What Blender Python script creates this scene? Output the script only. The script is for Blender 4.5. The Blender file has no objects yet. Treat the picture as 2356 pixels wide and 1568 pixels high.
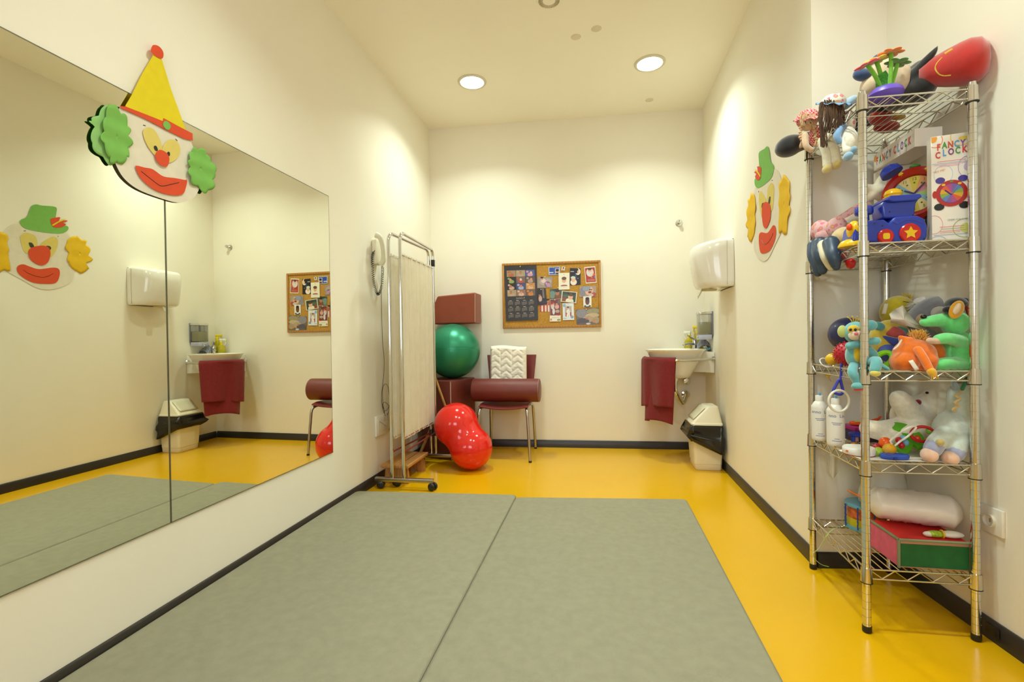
import bpy, bmesh, math, random
from mathutils import Vector as V, Matrix, Euler, noise
random.seed(7)
S = bpy.context.scene
COL = S.collection

# ---------------------------------------------------------------- camera, world, exposure
FPX, CX, CY = 1108.0, 1178.0, 784.0            # focal length and centre in pixels of the 2356 x 1568 frame
_yaw, _pit, _rol = -0.1799, -0.0073, -0.0148
_f = V((math.sin(_yaw)*math.cos(_pit), math.cos(_yaw)*math.cos(_pit), math.sin(_pit)))
_r = V((math.cos(_yaw), -math.sin(_yaw), 0)); _u = _r.cross(_f)
CR = math.cos(_rol)*_r + math.sin(_rol)*_u
CU = -math.sin(_rol)*_r + math.cos(_rol)*_u
CF = _f
EYE = V((0, 0, 1.0))
cam = bpy.data.cameras.new('camera'); co = bpy.data.objects.new('camera', cam); COL.objects.link(co)
cam.sensor_fit = 'HORIZONTAL'; cam.sensor_width = 36; cam.lens = 36*FPX/2356; cam.clip_start = .02
m = Matrix((CR, CU, -CF)).transposed().to_4x4(); m.translation = EYE; co.matrix_world = m
S.camera = co
w = bpy.data.worlds.new('world'); S.world = w; w.use_nodes = True
w.node_tree.nodes['Background'].inputs[0].default_value = (.75, .86, 1, 1)
w.node_tree.nodes['Background'].inputs[1].default_value = 1.0
S.view_settings.view_transform = 'Standard'; S.view_settings.look = 'None'
S.view_settings.gamma = 1; S.view_settings.use_curve_mapping = False
S.view_settings.exposure = 1.93
S.cycles.max_bounces = 10; S.cycles.diffuse_bounces = 6; S.cycles.glossy_bounces = 5
S.cycles.transparent_max_bounces = 12; S.cycles.caustics_reflective = False; S.cycles.caustics_refractive = False
S.cycles.sample_clamp_indirect = 6; S.cycles.use_denoising = True
LAMP_COLOR, LAMP_WATTS, LAMP_SPREAD = (.86, 1.0, .91), 3.2, 128
# assumed daylight, through an unseen window added in the wall behind the camera
ld = bpy.data.lights.new('assumed_daylight', 'AREA'); ld.shape = 'RECTANGLE'; ld.size = 1.5; ld.size_y = 1.2
ld.energy = 6.5; ld.color = (.88, .90, 1.0)
lo = bpy.data.objects.new('assumed_daylight', ld); COL.objects.link(lo); lo.location = (-.1, -1.58, 1.75); lo.rotation_euler = (math.radians(90), 0, 0)

# ---------------------------------------------------------------- points seen in the photo, put at a known depth
def ray(x, y): return CR*((x-CX)/FPX) - CU*((y-CY)/FPX) + CF
def aty(x, y, Y): d = ray(x, y); return EYE + d*(Y/d.y)
def atx(x, y, X): d = ray(x, y); return EYE + d*(X/d.x)
def atz(x, y, z): d = ray(x, y); return EYE + d*((z-1)/d.z)
XL, XR, YL, YR, H = -1.5404, .9006, 4.308, 4.416, 2.956
FN = V((YR-YL, -(XR-XL), 0)).normalized()        # normal of the far wall, into the room
def onfar(x, y, off=0):
    d = ray(x, y); a = V((XL, YL, 0)) + FN*off
    return EYE + d*(FN.dot(a-EYE)/FN.dot(d))
def mpp(p): return (V(p)-EYE).dot(CF)/FPX         # metres per pixel at a point

# ---------------------------------------------------------------- materials
def lin(h):
    h = h.lstrip('#'); o = []
    for i in (0, 2, 4):
        c = int(h[i:i+2], 16)/255; o.append(c/12.92 if c <= .04045 else ((c+.055)/1.055)**2.4)
    return (*o, 1)
_M = {}
def M(hexc, rough=.5, metal=0, var=.06, vs=14, bump=0, bs=300, sheen=0, coat=0, trans=0, alpha=1, emit=0, sss=0, kind=None):
    key = (hexc, rough, metal, var, vs, bump, bs, sheen, coat, trans, alpha, emit, kind)
    if key in _M: return _M[key]
    m = bpy.data.materials.new('mat_%d' % len(_M)); m.use_nodes = True
    nt = m.node_tree; N = nt.nodes; L = nt.links; b = N['Principled BSDF']
    b.inputs['Roughness'].default_value = rough; b.inputs['Metallic'].default_value = metal
    b.inputs['Sheen Weight'].default_value = sheen; b.inputs['Coat Weight'].default_value = coat
    b.inputs['Transmission Weight'].default_value = trans; b.inputs['Alpha'].default_value = alpha
    c = lin(hexc); tc = N.new('ShaderNodeTexCoord')
    nz = N.new('ShaderNodeTexNoise'); nz.inputs['Scale'].default_value = vs; nz.inputs['Detail'].default_value = 4
    L.new(tc.outputs['Object'], nz.inputs['Vector'])
    rp = N.new('ShaderNodeValToRGB'); L.new(nz.outputs['Fac'], rp.inputs['Fac'])
    rp.color_ramp.elements[0].position = .3; rp.color_ramp.elements[1].position = .7
    rp.color_ramp.elements[0].color = (*[x*(1-var) for x in c[:3]], 1); rp.color_ramp.elements[1].color = (*[min(1, x*(1+var)) for x in c[:3]], 1)
    out = rp.outputs['Color']
    if kind == 'cork':
        v = N.new('ShaderNodeTexVoronoi'); v.inputs['Scale'].default_value = 260; L.new(tc.outputs['Object'], v.inputs['Vector'])
        mx = N.new('ShaderNodeMix'); mx.data_type = 'RGBA'; mx.blend_type = 'MULTIPLY'; mx.inputs['Factor'].default_value = .35
        L.new(out, mx.inputs['A']); L.new(v.outputs['Distance'], mx.inputs['B']); out = mx.outputs['Result']
    if kind == 'wood':
        wv = N.new('ShaderNodeTexWave'); wv.inputs['Scale'].default_value = 4; wv.inputs['Distortion'].default_value = 6; wv.inputs['Detail'].default_value = 3
        mp = N.new('ShaderNodeMapping'); mp.inputs['Scale'].default_value = (3, .4, 3); L.new(tc.outputs['Object'], mp.inputs['Vector']); L.new(mp.outputs['Vector'], wv.inputs['Vector'])
        mx = N.new('ShaderNodeMix'); mx.data_type = 'RGBA'; mx.blend_type = 'MULTIPLY'; mx.inputs['Factor'].default_value = .22
        L.new(out, mx.inputs['A']); L.new(wv.outputs['Color'], mx.inputs['B']); out = mx.outputs['Result']
    if kind == 'gingham' or kind == 'floral':
        v = N.new('ShaderNodeTexChecker' if kind == 'gingham' else 'ShaderNodeTexVoronoi'); v.inputs['Scale'].default_value = 160 if kind == 'gingham' else 55
        L.new(tc.outputs['Object'], v.inputs['Vector']); mx = N.new('ShaderNodeMix'); mx.data_type = 'RGBA'
        if kind == 'gingham': v.inputs[1].default_value = lin('d8304a'); v.inputs[2].default_value = lin('f0c8c4'); out = v.outputs['Color']
        else:
            r2 = N.new('ShaderNodeValToRGB'); r2.color_ramp.interpolation = 'CONSTANT'; e = r2.color_ramp.elements
            e[0].position = 0; e[0].color = lin('d8b838'); e[1].position = .22; e[1].color = lin('e08098'); x = e.new(.42); x.color = c
            L.new(v.outputs['Distance'], r2.inputs['Fac']); out = r2.outputs['Color']
    L.new(out, b.inputs['Base Color'])
    if kind in ('paper', 'thin'):                # light comes through
        tr = N.new('ShaderNodeBsdfTranslucent'); L.new(out, tr.inputs['Color']); mxs = N.new('ShaderNodeMixShader'); mxs.inputs[0].default_value = .18 if kind == 'paper' else .4
        L.new(b.outputs[0], mxs.inputs[1]); L.new(tr.outputs[0], mxs.inputs[2]); L.new(mxs.outputs[0], N['Material Output'].inputs['Surface'])
    if bump:
        n2 = N.new('ShaderNodeTexNoise'); n2.inputs['Scale'].default_value = bs; n2.inputs['Detail'].default_value = 3; L.new(tc.outputs['Object'], n2.inputs['Vector'])
        bp = N.new('ShaderNodeBump'); bp.inputs['Strength'].default_value = bump; bp.inputs['Distance'].default_value = .004
        L.new(n2.outputs['Fac'], bp.inputs['Height']); L.new(bp.outputs['Normal'], b.inputs['Normal'])
    if emit:
        b.inputs['Emission Color'].default_value = (*LAMP_COLOR, 1); b.inputs['Emission Strength'].default_value = emit
    _M[key] = m; return m
def paper(h): return M(h, .85, var=.03, vs=30, kind='paper')
def plush(h): return M(h, .95, var=.10, vs=60, bump=.22, bs=900, sheen=.8)
def plastic(h): return M(h, .25, var=.03)
CHROME = M('d8d8d4', .12, 1, var=.02); STEEL = M('b8b6b0', .3, 1, var=.04); BLACK = M('141414', .5); WHITE = M('e8e4d8', .4, var=.02)

# ---------------------------------------------------------------- mesh builder
def spl(P, n=6, closed=False):
    P = [V(p) for p in P]; o = []; N = len(P)
    for i in range(N if closed else N-1):
        a, b, c, d = (P[(i-1) % N], P[i], P[(i+1) % N], P[(i+2) % N]) if closed else (P[max(i-1, 0)], P[i], P[i+1], P[min(i+2, N-1)])
        for k in range(n):
            t = k/n; o.append(.5*((2*b)+(c-a)*t+(2*a-5*b+4*c-d)*t*t+(3*b-a-3*c+d)*t**3))
    if not closed: o.append(P[-1])
    return o
def frame(d):
    d = V(d).normalized(); u = d.orthogonal().normalized(); return u, d.cross(u), d
class MB:
    def __init__(s): s.v = []; s.f = []; s.m = []
    def add(s, vs, fs, mi=0):
        o = len(s.v); s.v += [V(x) for x in vs]; s.f += [[i+o for i in f] for f in fs]; s.m += [mi]*len(fs); return s
    def box(s, c, d, mi=0, rot=None, bev=0, seg=2):
        bm = bmesh.new(); bmesh.ops.create_cube(bm, size=1); bmesh.ops.scale(bm, vec=V(d), verts=bm.verts)
        if bev: bmesh.ops.bevel(bm, geom=list(bm.edges), offset=bev, segments=seg, profile=.5, affect='EDGES', clamp_overlap=True)
        R = (rot if isinstance(rot, Matrix) else Euler(rot).to_matrix()) if rot is not None else Matrix.Identity(3)
        vs = [R @ v.co + V(c) for v in bm.verts]; bm.verts.index_update()
        s.add(vs, [[v.index for v in f.verts] for f in bm.faces], mi); bm.free(); return s
    def loft(s, rings, mi=0, closed=False, cap=True):
        n = len(rings[0]); fs = []; k = len(rings)
        for i in range(k if closed else k-1):
            for j in range(n): a, b = i*n, ((i+1) % k)*n; fs.append([a+j, a+(j+1) % n, b+(j+1) % n, b+j])
        if cap and not closed: fs += [list(range(n))[::-1], list(range((k-1)*n, k*n))]
        return s.add([p for r in rings for p in r], fs, mi)
    def tube(s, P, r, mi=0, seg=8, closed=False):
        P = [V(p) for p in P]; n = len(P); rings = []; u = None
        for i, p in enumerate(P):
            t = (P[(i+1) % n]-P[i-1]) if closed else (P[min(i+1, n-1)]-P[max(i-1, 0)])
            if t.length < 1e-9: t = V((0, 0, 1))
            t.normalize(); u = t.orthogonal() if u is None else u - t*u.dot(t)
            if u.length < 1e-6: u = t.orthogonal()
            u.normalize(); w = t.cross(u); R = r[i] if isinstance(r, (list, tuple)) else r
            rings.append([p+(u*math.cos(a)+w*math.sin(a))*R for a in (2*math.pi*j/seg for j in range(seg))])
        return s.loft(rings, mi, closed)
    def cyl(s, a, b, r, r2=None, mi=0, seg=16): return s.tube([a, b], [r, r if r2 is None else r2], mi, seg)
    def lathe(s, prof, c=(0, 0, 0), ax=(0, 0, 1), mi=0, seg=24, sx=1, up=None):
        u, w, d = frame(ax)
        if tuple(ax) == (0, 0, 1): u, w = V((1, 0, 0)), V((0, 1, 0))
        rings = [[V(c)+d*h+(u*math.cos(a)*sx+w*math.sin(a))*max(r, 1e-5) for a in (2*math.pi*j/seg for j in range(seg))] for r, h in prof]
        return s.loft(rings, mi)
    def ell(s, c, r, mi=0, rot=None, seg=20, ring=12):
        r = (r, r, r) if isinstance(r, (int, float)) else r
        R = (rot if isinstance(rot, Matrix) else Euler(rot).to_matrix()) if rot is not None else Matrix.Identity(3)
        rings = [[V(c)+R @ V((r[0]*math.sin(t)*math.cos(a), r[1]*math.sin(t)*math.sin(a), -r[2]*math.cos(t))) for a in (2*math.pi*j/seg for j in range(seg))] for t in (max(.02, min(math.pi-.02, math.pi*i/ring)) for i in range(ring+1))]
        return s.loft(rings, mi)
    def cap(s, a, b, r0, r1=None, mi=0, seg=14):
        a, b = V(a), V(b); r1 = r0 if r1 is None else r1; d = (b-a); L = d.length; d = d.normalized() if L else V((0, 0, 1)); P = []; R = []
        for i in range(5): t = math.pi/2*i/4; P.append(a-d*r0*math.cos(t)); R.append(max(r0*math.sin(t), .0004))
        for i in range(5): t = math.pi/2*i/4; P.append(b+d*r1*math.sin(t)); R.append(max(r1*math.cos(t), .0004))
        return s.tube(P, R, mi, seg)
    def limb(s, P, r, mi=0, seg=12):
        P = spl(P, 5); n = len(P); R = [r[0]+(r[1]-r[0])*i/(n-1) for i in range(n)] if isinstance(r, tuple) else [r]*n
        s.cap(P[0]-(P[1]-P[0])*.01, P[0], R[0], mi=mi, seg=seg); s.cap(P[-1], P[-1]+(P[-1]-P[-2])*.01, R[-1], mi=mi, seg=seg); return s.tube(P, R, mi, seg)
    def prism(s, P, d, mi=0):
        P = [V(p) for p in P]; n = len(P); d = V(d)
        return s.add(P+[p+d for p in P], [list(range(n))[::-1], list(range(n, 2*n))]+[[i, (i+1) % n, n+(i+1) % n, n+i] for i in range(n)], mi)
    def grid(s, fn, nu, nv, mi=0):
        return s.add([fn(i/nu, j/nv) for i in range(nu+1) for j in range(nv+1)], [[i*(nv+1)+j, (i+1)*(nv+1)+j, (i+1)*(nv+1)+j+1, i*(nv+1)+j+1] for i in range(nu) for j in range(nv)], mi)
    def torus(s, c, R, r, nrm=(0, 0, 1), mi=0, seg=28, sq=1, ss=8):
        u, w, d = frame(nrm); return s.tube([V(c)+u*R*math.cos(a)+w*R*sq*math.sin(a) for a in (2*math.pi*i/seg for i in range(seg))], r, mi, ss, True)
    def text(s, body, o, u, w, size, mi=0, fn=None, align='CENTER', depth=.0004, bold=0):
        cu = bpy.data.curves.new('t', 'FONT'); cu.body = body; cu.size = size; cu.align_x = align; cu.resolution_u = 2; cu.offset = bold
        ob = bpy.data.objects.new('t', cu); me = bpy.data.meshes.new_from_object(ob)
        u, w = V(u), V(w); n = u.cross(w)
        s.add([(fn(v.co.x, v.co.y) if fn else V(o)+u*v.co.x+w*v.co.y+n*depth) for v in me.vertices], [list(p.vertices) for p in me.polygons], mi)
        bpy.data.objects.remove(ob); bpy.data.curves.remove(cu); bpy.data.meshes.remove(me); return s
    def build(s, name, mats, parent=None, angle=40, voxel=0, bevel=0, solid=0, subsurf=0, disp=0):
        me = bpy.data.meshes.new(name); me.from_pydata([tuple(v) for v in s.v], [], s.f)
        for i, k in enumerate(s.m): me.polygons[i].material_index = k
        bm = bmesh.new(); bm.from_mesh(me); bmesh.ops.recalc_face_normals(bm, faces=bm.faces); bm.to_mesh(me); bm.free()
        me.polygons.foreach_set('use_smooth', [True]*len(me.polygons))
        if not voxel: me.set_sharp_from_angle(angle=math.radians(angle))
        for x in (mats if isinstance(mats, (list, tuple)) else [mats]): me.materials.append(x)
        ob = bpy.data.objects.new(name, me); COL.objects.link(ob)
        if parent: ob.parent = parent
        if solid: q = ob.modifiers.new('s', 'SOLIDIFY'); q.thickness = solid; q.offset = 0
        if voxel:
            q = ob.modifiers.new('r', 'REMESH'); q.mode = 'VOXEL'; q.voxel_size = voxel; q.use_smooth_shade = True
            q = ob.modifiers.new('sm', 'SMOOTH'); q.factor = .6; q.iterations = 5
        if bevel: q = ob.modifiers.new('b', 'BEVEL'); q.width = bevel; q.segments = 3; q.limit_method = 'ANGLE'
        if subsurf: q = ob.modifiers.new('u', 'SUBSURF'); q.levels = q.render_levels = subsurf
        if disp:
            tx = bpy.data.textures.new('d', 'CLOUDS'); tx.noise_scale = .02; q = ob.modifiers.new('d', 'DISPLACE'); q.texture = tx; q.strength = disp; q.texture_coords = 'LOCAL'
        return ob
def tag(o, label, cat, group=None):
    o['label'] = label; o['category'] = cat
    if group: o['group'] = group
    return o
def thing(name, label, cat, group=None):
    o = bpy.data.objects.new(name, None); o.empty_display_size = .05; COL.objects.link(o); return tag(o, label, cat, group)
def struct(o): o['kind'] = 'structure'; return o
def one(mb, name, mats, label, cat, group=None, **k): return tag(mb.build(name, mats, None, **k), label, cat, group)
def kids(o): return [c for c in bpy.data.objects if c.parent == o]
_fin = set()
def fin(root):                                   # move a thing's origin to its base
    if root.name in _fin: return root
    _fin.add(root.name); obs = [root] if root.type == 'MESH' else []
    for c in kids(root):
        obs.append(c); obs += kids(c)
    obs = [o for o in obs if o.type == 'MESH']
    vs = [v.co for o in obs for v in o.data.vertices]
    if not vs: return root
    lo_ = V([min(v[i] for v in vs) for i in range(3)]); hi = V([max(v[i] for v in vs) for i in range(3)])
    c = V(((lo_.x+hi.x)/2, (lo_.y+hi.y)/2, lo_.z))
    for o in obs: o.data.transform(Matrix.Translation(-c))
    root.location = c; return root
def dup(root, loc=None, rotz=0, label=None):
    fin(root); r = root.copy(); COL.objects.link(r); _fin.add(r.name)
    if loc is not None: r.location = loc
    r.rotation_euler = (0, 0, rotz)
    if label: r['label'] = label
    for ch in kids(root):
        c = ch.copy(); COL.objects.link(c); c.parent = r
        for g in kids(ch): d = g.copy(); COL.objects.link(d); d.parent = c
    return r

# ================================================================ the setting
WALL = M('efe9d9', .75, var=.012, vs=3, bump=.04, bs=120)
CEIL = M('f9f4e4', .85, var=.012, vs=2)
BASE = M('2a2622', .35, var=.08)
FLOOR = M('e2ad08', .22, var=.02, vs=2.5, bump=.012, bs=40)
RC = V((1.205, 2.285, 0)); RD = (V((1.25, 1.68, 0))-RC).normalized()       # recess corner and the way its wall runs
RE = RC + RD*3.8
def wall(name, pts, z0=0, z1=H, mat=WALL): return struct(MB().prism([(x, y, z0) for x, y in pts], (0, 0, z1-z0)).build(name, mat))
struct(MB().box((.1, 1.5, -.05), (3.8, 6.4, .1)).build('floor', FLOOR))
struct(MB().box((.1, 1.5, H+.05), (3.8, 6.4, .1)).build('ceiling', CEIL))
wall('wall_left', [(XL, -1.4), (XL, YL), (XL-.1, YL), (XL-.1, -1.4)])
wall('wall_far', [(XL-.1, YL-.0044), (XR+.1, YR+.0044), (XR+.1, YR+.12), (XL-.1, YL+.12)])
wall('wall_right', [(XR, 2.25), (RC.x, RC.y), (1.5, 2.31), (1.5, YR), (XR, YR)])
wall('wall_recess', [(RC.x, RC.y), (RE.x, RE.y), (RE.x+.1, RE.y), (1.5, 2.3)])
# rear wall behind the camera, with an assumed window added for cool light
for n, (x0, x1, z0, z1) in enumerate([(XL-.1, -.85, 0, H), (.65, 1.6, 0, H), (-.85, .65, 0, 1.15), (-.85, .65, 2.35, H)]):
    pass
rb = MB()
for x0, x1, z0, z1 in [(XL-.1, -.85, 0, H), (.65, 1.7, 0, H), (-.85, .65, 0, 1.15), (-.85, .65, 2.35, H)]: rb.box(((x0+x1)/2, -1.46, (z0+z1)/2), (x1-x0, .12, z1-z0))
struct(rb.build('wall_rear', WALL))
wf = MB()
for x in (-.83, -.1, .63): wf.box((x, -1.46, 1.75), (.05, .07, 1.2))
for z in (1.17, 2.33): wf.box((-.1, -1.46, z), (1.5, .07, .05))
wo = struct(wf.build('assumed_window_1', WHITE))
gm = bpy.data.materials.new('assumed_pane'); gm.use_nodes = True; nt = gm.node_tree; nt.nodes.clear()
o_ = nt.nodes.new('ShaderNodeOutputMaterial'); a_ = nt.nodes.new('ShaderNodeBsdfTransparent'); b_ = nt.nodes.new('ShaderNodeBsdfGlossy'); c_ = nt.nodes.new('ShaderNodeMixShader')
b_.inputs['Roughness'].default_value = .03; c_.inputs[0].default_value = .06
nt.links.new(a_.outputs[0], c_.inputs[1]); nt.links.new(b_.outputs[0], c_.inputs[2]); nt.links.new(c_.outputs[0], o_.inputs[0])
MB().box((-.1, -1.46, 1.75), (1.42, .006, 1.12)).build('assumed_pane', gm, wo)
# baseboards
BH, BT = .066, .012
def bboard(name, a, b, nrm):
    a, b, n = V((*a, 0)), V((*b, 0)), V((*nrm, 0))
    struct(MB().prism([a+n*.0003, a+n*BT, a+n*BT+V((0, 0, BH-.006)), a+n*(BT-.005)+V((0, 0, BH)), a+n*.0003+V((0, 0, BH))], b-a).build(name, BASE))
bboard('baseboard_left', (XL, -1.39), (XL, YL), (1, 0))
bboard('baseboard_far', (XL+.013, YL+.0006), (XR-.013, YR-.0006), (FN.x, FN.y))
bboard('baseboard_right', (XR, 2.245), (XR, YR-.02), (-1, 0))
rn = V((.035, -.305, 0)).normalized()
bboard('baseboard_return', (XR-.0, 2.25), (RC.x-.013, RC.y-.001), (rn.x, rn.y))
pn = V((RD.y, -RD.x, 0))
bboard('baseboard_recess', (RC.x, RC.y), (RE.x, RE.y), (pn.x, pn.y))

# ================================================================ ceiling fittings
def downlight(x, y, label):
    t = thing('downlight', label, 'ceiling light', 'recessed ceiling downlights'); z = H
    MB().lathe([(.088, -.004), (.090, -.009), (.108, -.006), (.110, -.0005), (.088, -.0005)], (x, y, z), seg=40).build('trim_ring', M('d8d2ba', .5), t)
    MB().lathe([(.0001, -.0065), (.060, -.0065), (.0885, -.004), (.0885, -.0025), (.0001, -.0025)], (x, y, z), seg=40).build('diffuser', M('ffffff', .4, emit=5), t)
    fin(t); l = bpy.data.lights.new('downlight_beam', 'AREA'); l.shape = 'DISK'; l.size = .165; l.spread = math.radians(LAMP_SPREAD); l.energy = LAMP_WATTS; l.color = LAMP_COLOR
    q = bpy.data.objects.new('downlight_beam', l); COL.objects.link(q); q.parent = t; q.location = (0, 0, -.004); return t
dl = downlight(-.932, 3.584, 'round glowing ceiling downlight nearer the privacy screen wall')
for x, y, lb in [(.381, 3.602, 'round glowing ceiling downlight above the corner sink side'), (-.50, 1.5, 'unseen ceiling downlight added above the left mat, before the mirror'), (.48, 1.5, 'unseen ceiling downlight added above the right mat')]:
    dup(dl, (x, y, dl.location.z), 0, lb)  # the pair over the mats is unseen, added to light the near walls
t = thing('ceiling_speaker', 'round cream speaker grille with slotted rim in the ceiling', 'speaker')
MB().lathe([(.0001, -.004), (.03, -.006), (.066, -.004), (.072, -.004), (.074, -.0005), (.0001, -.0005)], (-.263, 2.811, H), seg=48).build('grille', CEIL, t)
sl = MB()
for i in range(44):
    a = 2*math.pi*i/44; c = V((-.263, 2.811, H-.0048)); d = V((math.cos(a), math.sin(a), 0)); s_ = V((-d.y, d.x, 0))
    sl.prism([c+d*.062+s_*.0016, c+d*.062-s_*.0016, c+d*.036-s_*.0008, c+d*.036+s_*.0008], (0, 0, -.0014))
sl.build('slots', M('8f8566', .8), t)
for x, y, lb in [(1325, 85, 'faint round blanking cover in the ceiling, left one'), (1372, 66, 'faint round blanking cover in the ceiling, middle one'), (1494, 230, 'faint round blanking cover in the ceiling near the far wall')]:
    p = atz(x, y, H); one(MB().lathe([(.0001, -.0025), (.03, -.0025), (.033, -.0005), (.0001, -.0005)], p, seg=28), 'blanking_cover', M('dfd7c2', .85, var=.01), lb, 'cover', 'ceiling blanking covers')

# ================================================================ mirrors
mm = bpy.data.materials.new('mirror'); mm.use_nodes = True; b = mm.node_tree.nodes['Principled BSDF']
b.inputs['Metallic'].default_value = 1; b.inputs['Roughness'].default_value = .004; b.inputs['Base Color'].default_value = (.80, .80, .69, 1)
MX = XL+.006; EDGE = M('8a8a7a', .25, .8)
for y0, y1, lb in [(.41, 1.4865, 'frameless wall mirror panel nearer the camera, left of the seam'), (1.4895, 2.565, 'frameless wall mirror panel past the seam, ending near the privacy screen')]:
    t = thing('wall_mirror', lb, 'mirror', 'wall mirror panels'); yc, zc = (y0+y1)/2, (.3486+1.8339)/2
    MB().box((MX-.0015, yc, zc), (.003, y1-y0-.004, 1.8339-.3486-.004)).build('mirror_glass', mm, t)
    e = MB(); e.box((MX-.0025, yc, 1.8339), (.005, y1-y0, .003)); e.box((MX-.0025, yc, .3486), (.005, y1-y0, .003))
    for y in (y0+.001, y1-.001): e.box((MX-.0025, y, zc), (.005, .003, 1.485))
    e.box((MX-.0045, yc, zc), (.002, y1-y0-.004, 1.48)); e.build('edge', EDGE, t)

# ================================================================ floor mats
MAT = M('949078', .8, var=.06, vs=28, bump=.25, bs=500); PIPE = M('7d7a66', .6)
def mat_(x0, x1, yl, yr, y0, lb):
    t = thing('gym_mat', lb, 'mat', 'grey gym mats'); th = .047; P = []
    bm = MB(); n = 10
    # rounded slab outline
    cs = [(x0, y0, 1, 1), (x1, y0, -1, 1), (x1, yr, -1, -1), (x0, yl, 1, -1)]; r = .025; out = []
    for i, (x, y, sx, sy) in enumerate(cs):
        a0 = [math.pi, 1.5*math.pi, 0, .5*math.pi][i]
        for k in range(5): a = a0+math.pi/2*k/4; out.append((x+sx*r+r*math.cos(a), y+sy*r+r*math.sin(a)))
    cx, cy = (x0+x1)/2, (y0+yl)/2
    def ring(z, ins): return [V((x+(ins if x < cx else -ins), y+(ins if y < cy else -ins), z)) for x, y in out]
    rings = [ring(.001, .004), ring(.006, .0)] + [ring(.006+(th-.012)*k/4, -.003*math.sin(math.pi*k/4)) for k in range(1, 4)] + [ring(th-.006, 0), ring(th-.002, .003), ring(th, .010)]
    bm.loft(rings); bm.build('cover', MAT, t, angle=60)
    s = MB()
    for z in (.007, th-.007):
        s.tube([p for p in ring(z, -.0005)], .0022, seg=6, closed=True)
    s.build('piping', PIPE, t)
mat_(-1.524, -.510, 2.815, 2.875, .72, 'grey padded gym mat lying along the mirror wall')
mat_(-.504, .483, 2.835, 2.93, .70, 'grey padded gym mat beside the yellow floor strip')

# ================================================================ paper clowns
def cut(parent, name, pts, fx, layer, mat, n=5, smooth=True, th=.0006, curl=0, scal=0):
    """a paper piece: outline points of the photo put on the wall plane, n-gon with real thickness"""
    P = [fx(x, y) for x, y in pts]; P = spl(P, n, True) if smooth else P
    if scal:
        c_ = sum(P, V())/len(P); P = spl(P, 2, True); n_ = len(P); P = [p+(p-c_).normalized()*scal*(abs(math.sin(math.pi*11*i/n_))-.5) for i, p in enumerate(P)]
    sgn = 1 if P[0].x < 0 else -1; mb = MB(); c = sum(P, V())/len(P)
    off = V((sgn*layer, 0, 0))
    if curl:
        k = 8; hz = max((p-c).length for p in P); rings = []
        for i in range(k+1):
            t_ = max(i/k, .0008); rings.append([c+(p-c)*t_+off+V((sgn*curl*(((p-c)*t_).y/hz)**2*2.5+sgn*curl*.4*math.sin(9*((p-c)*t_).z/hz), 0, 0)) for p in P])
        mb.loft(rings, cap=False); return mb.build(name, mat, parent, solid=th)
    mb.prism([p+off for p in P], (sgn*th, 0, 0)); return mb.build(name, mat, parent)
def zoomA(x, y): return 180+x/3.732, 80+y/3.732
FXA = lambda x, y: atx(*zoomA(x, y), MX+.007)
t = thing('paper_clown', 'paper clown face with yellow cone hat taped over the mirror top', 'decoration')
PW, PO, PG, PY = paper('f1e8d4'), paper('e8552e'), paper('86c45c'), paper('f0dc1e')
cut(t, 'face', [(345, 640), (300, 800), (290, 1000), (330, 1130), (400, 1240), (520, 1330), (700, 1400), (850, 1440), (940, 1425), (1010, 1375), (1060, 1250), (1050, 1100), (985, 960), (930, 870), (700, 760), (500, 660), (390, 615)], FXA, .000, PW)
cut(t, 'hat', [(640, 170), (710, 210), (790, 470), (875, 700), (925, 845), (760, 800), (560, 700), (395, 612), (450, 520), (545, 330)], FXA, .003, PY, smooth=False)
cut(t, 'hat_band', [(345, 612), (400, 618), (560, 680), (718, 742), (722, 715), (850, 785), (972, 848), (974, 910), (900, 892), (760, 825), (560, 720), (390, 645), (365, 635)], FXA, .0045, PO, smooth=False)
cut(t, 'hat_button', [(748, 742), (780, 775), (772, 812), (742, 812), (716, 778), (722, 748)], FXA, .006, PG)
cut(t, 'pompom', [(612, 130), (632, 90), (680, 100), (716, 145), (718, 190), (700, 207), (655, 185), (620, 155)], FXA, .0055, PO)
cut(t, 'hair', [(280, 595), (330, 650), (385, 700), (425, 800), (420, 860), (438, 940), (410, 1020), (400, 1070), (335, 1105), (270, 1090), (250, 1040), (190, 930), (190, 850), (205, 760), (230, 650)], FXA, .006, PG, curl=.005, scal=.012)
cut(t, 'hair', [(262, 598), (300, 640), (300, 690), (262, 760), (235, 800), (260, 850), (200, 900), (250, 1030), (305, 1105), (262, 1108), (200, 1045), (125, 970), (112, 890), (130, 790), (100, 750), (110, 725), (160, 700), (200, 640)], FXA, .0005, paper('9ad07c'), curl=.001, scal=.008)
cut(t, 'hair', [(1010, 975), (1075, 1000), (1110, 1060), (1135, 1100), (1158, 1180), (1140, 1230), (1142, 1290), (1095, 1355), (1030, 1320), (960, 1265), (928, 1190), (935, 1130), (922, 1080), (945, 1020), (970, 985)], FXA, .007, PG, curl=.005, scal=.012)
e = cut(t, 'eye', [(548, 830), (600, 795), (655, 830), (700, 920), (712, 990), (690, 1060), (640, 1025), (580, 940)], FXA, .0035, paper('ead673'))
cut(e, 'pupil', [(640, 958), (660, 955), (674, 988), (662, 998), (645, 985)], FXA, .0045, BLACK)
e = cut(t, 'eye', [(712, 990), (745, 920), (800, 898), (850, 930), (868, 1000), (840, 1060), (780, 1098), (740, 1080)], FXA, .0037, paper('ead673'))
cut(e, 'pupil', [(752, 1020), (762, 1004), (776, 1012), (776, 1036), (762, 1045)], FXA, .0047, BLACK)
cut(t, 'nose', [(648, 1030), (672, 995), (700, 990), (745, 1015), (768, 1060), (762, 1105), (745, 1132), (700, 1122), (660, 1080)], FXA, .0065, PO)
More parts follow.
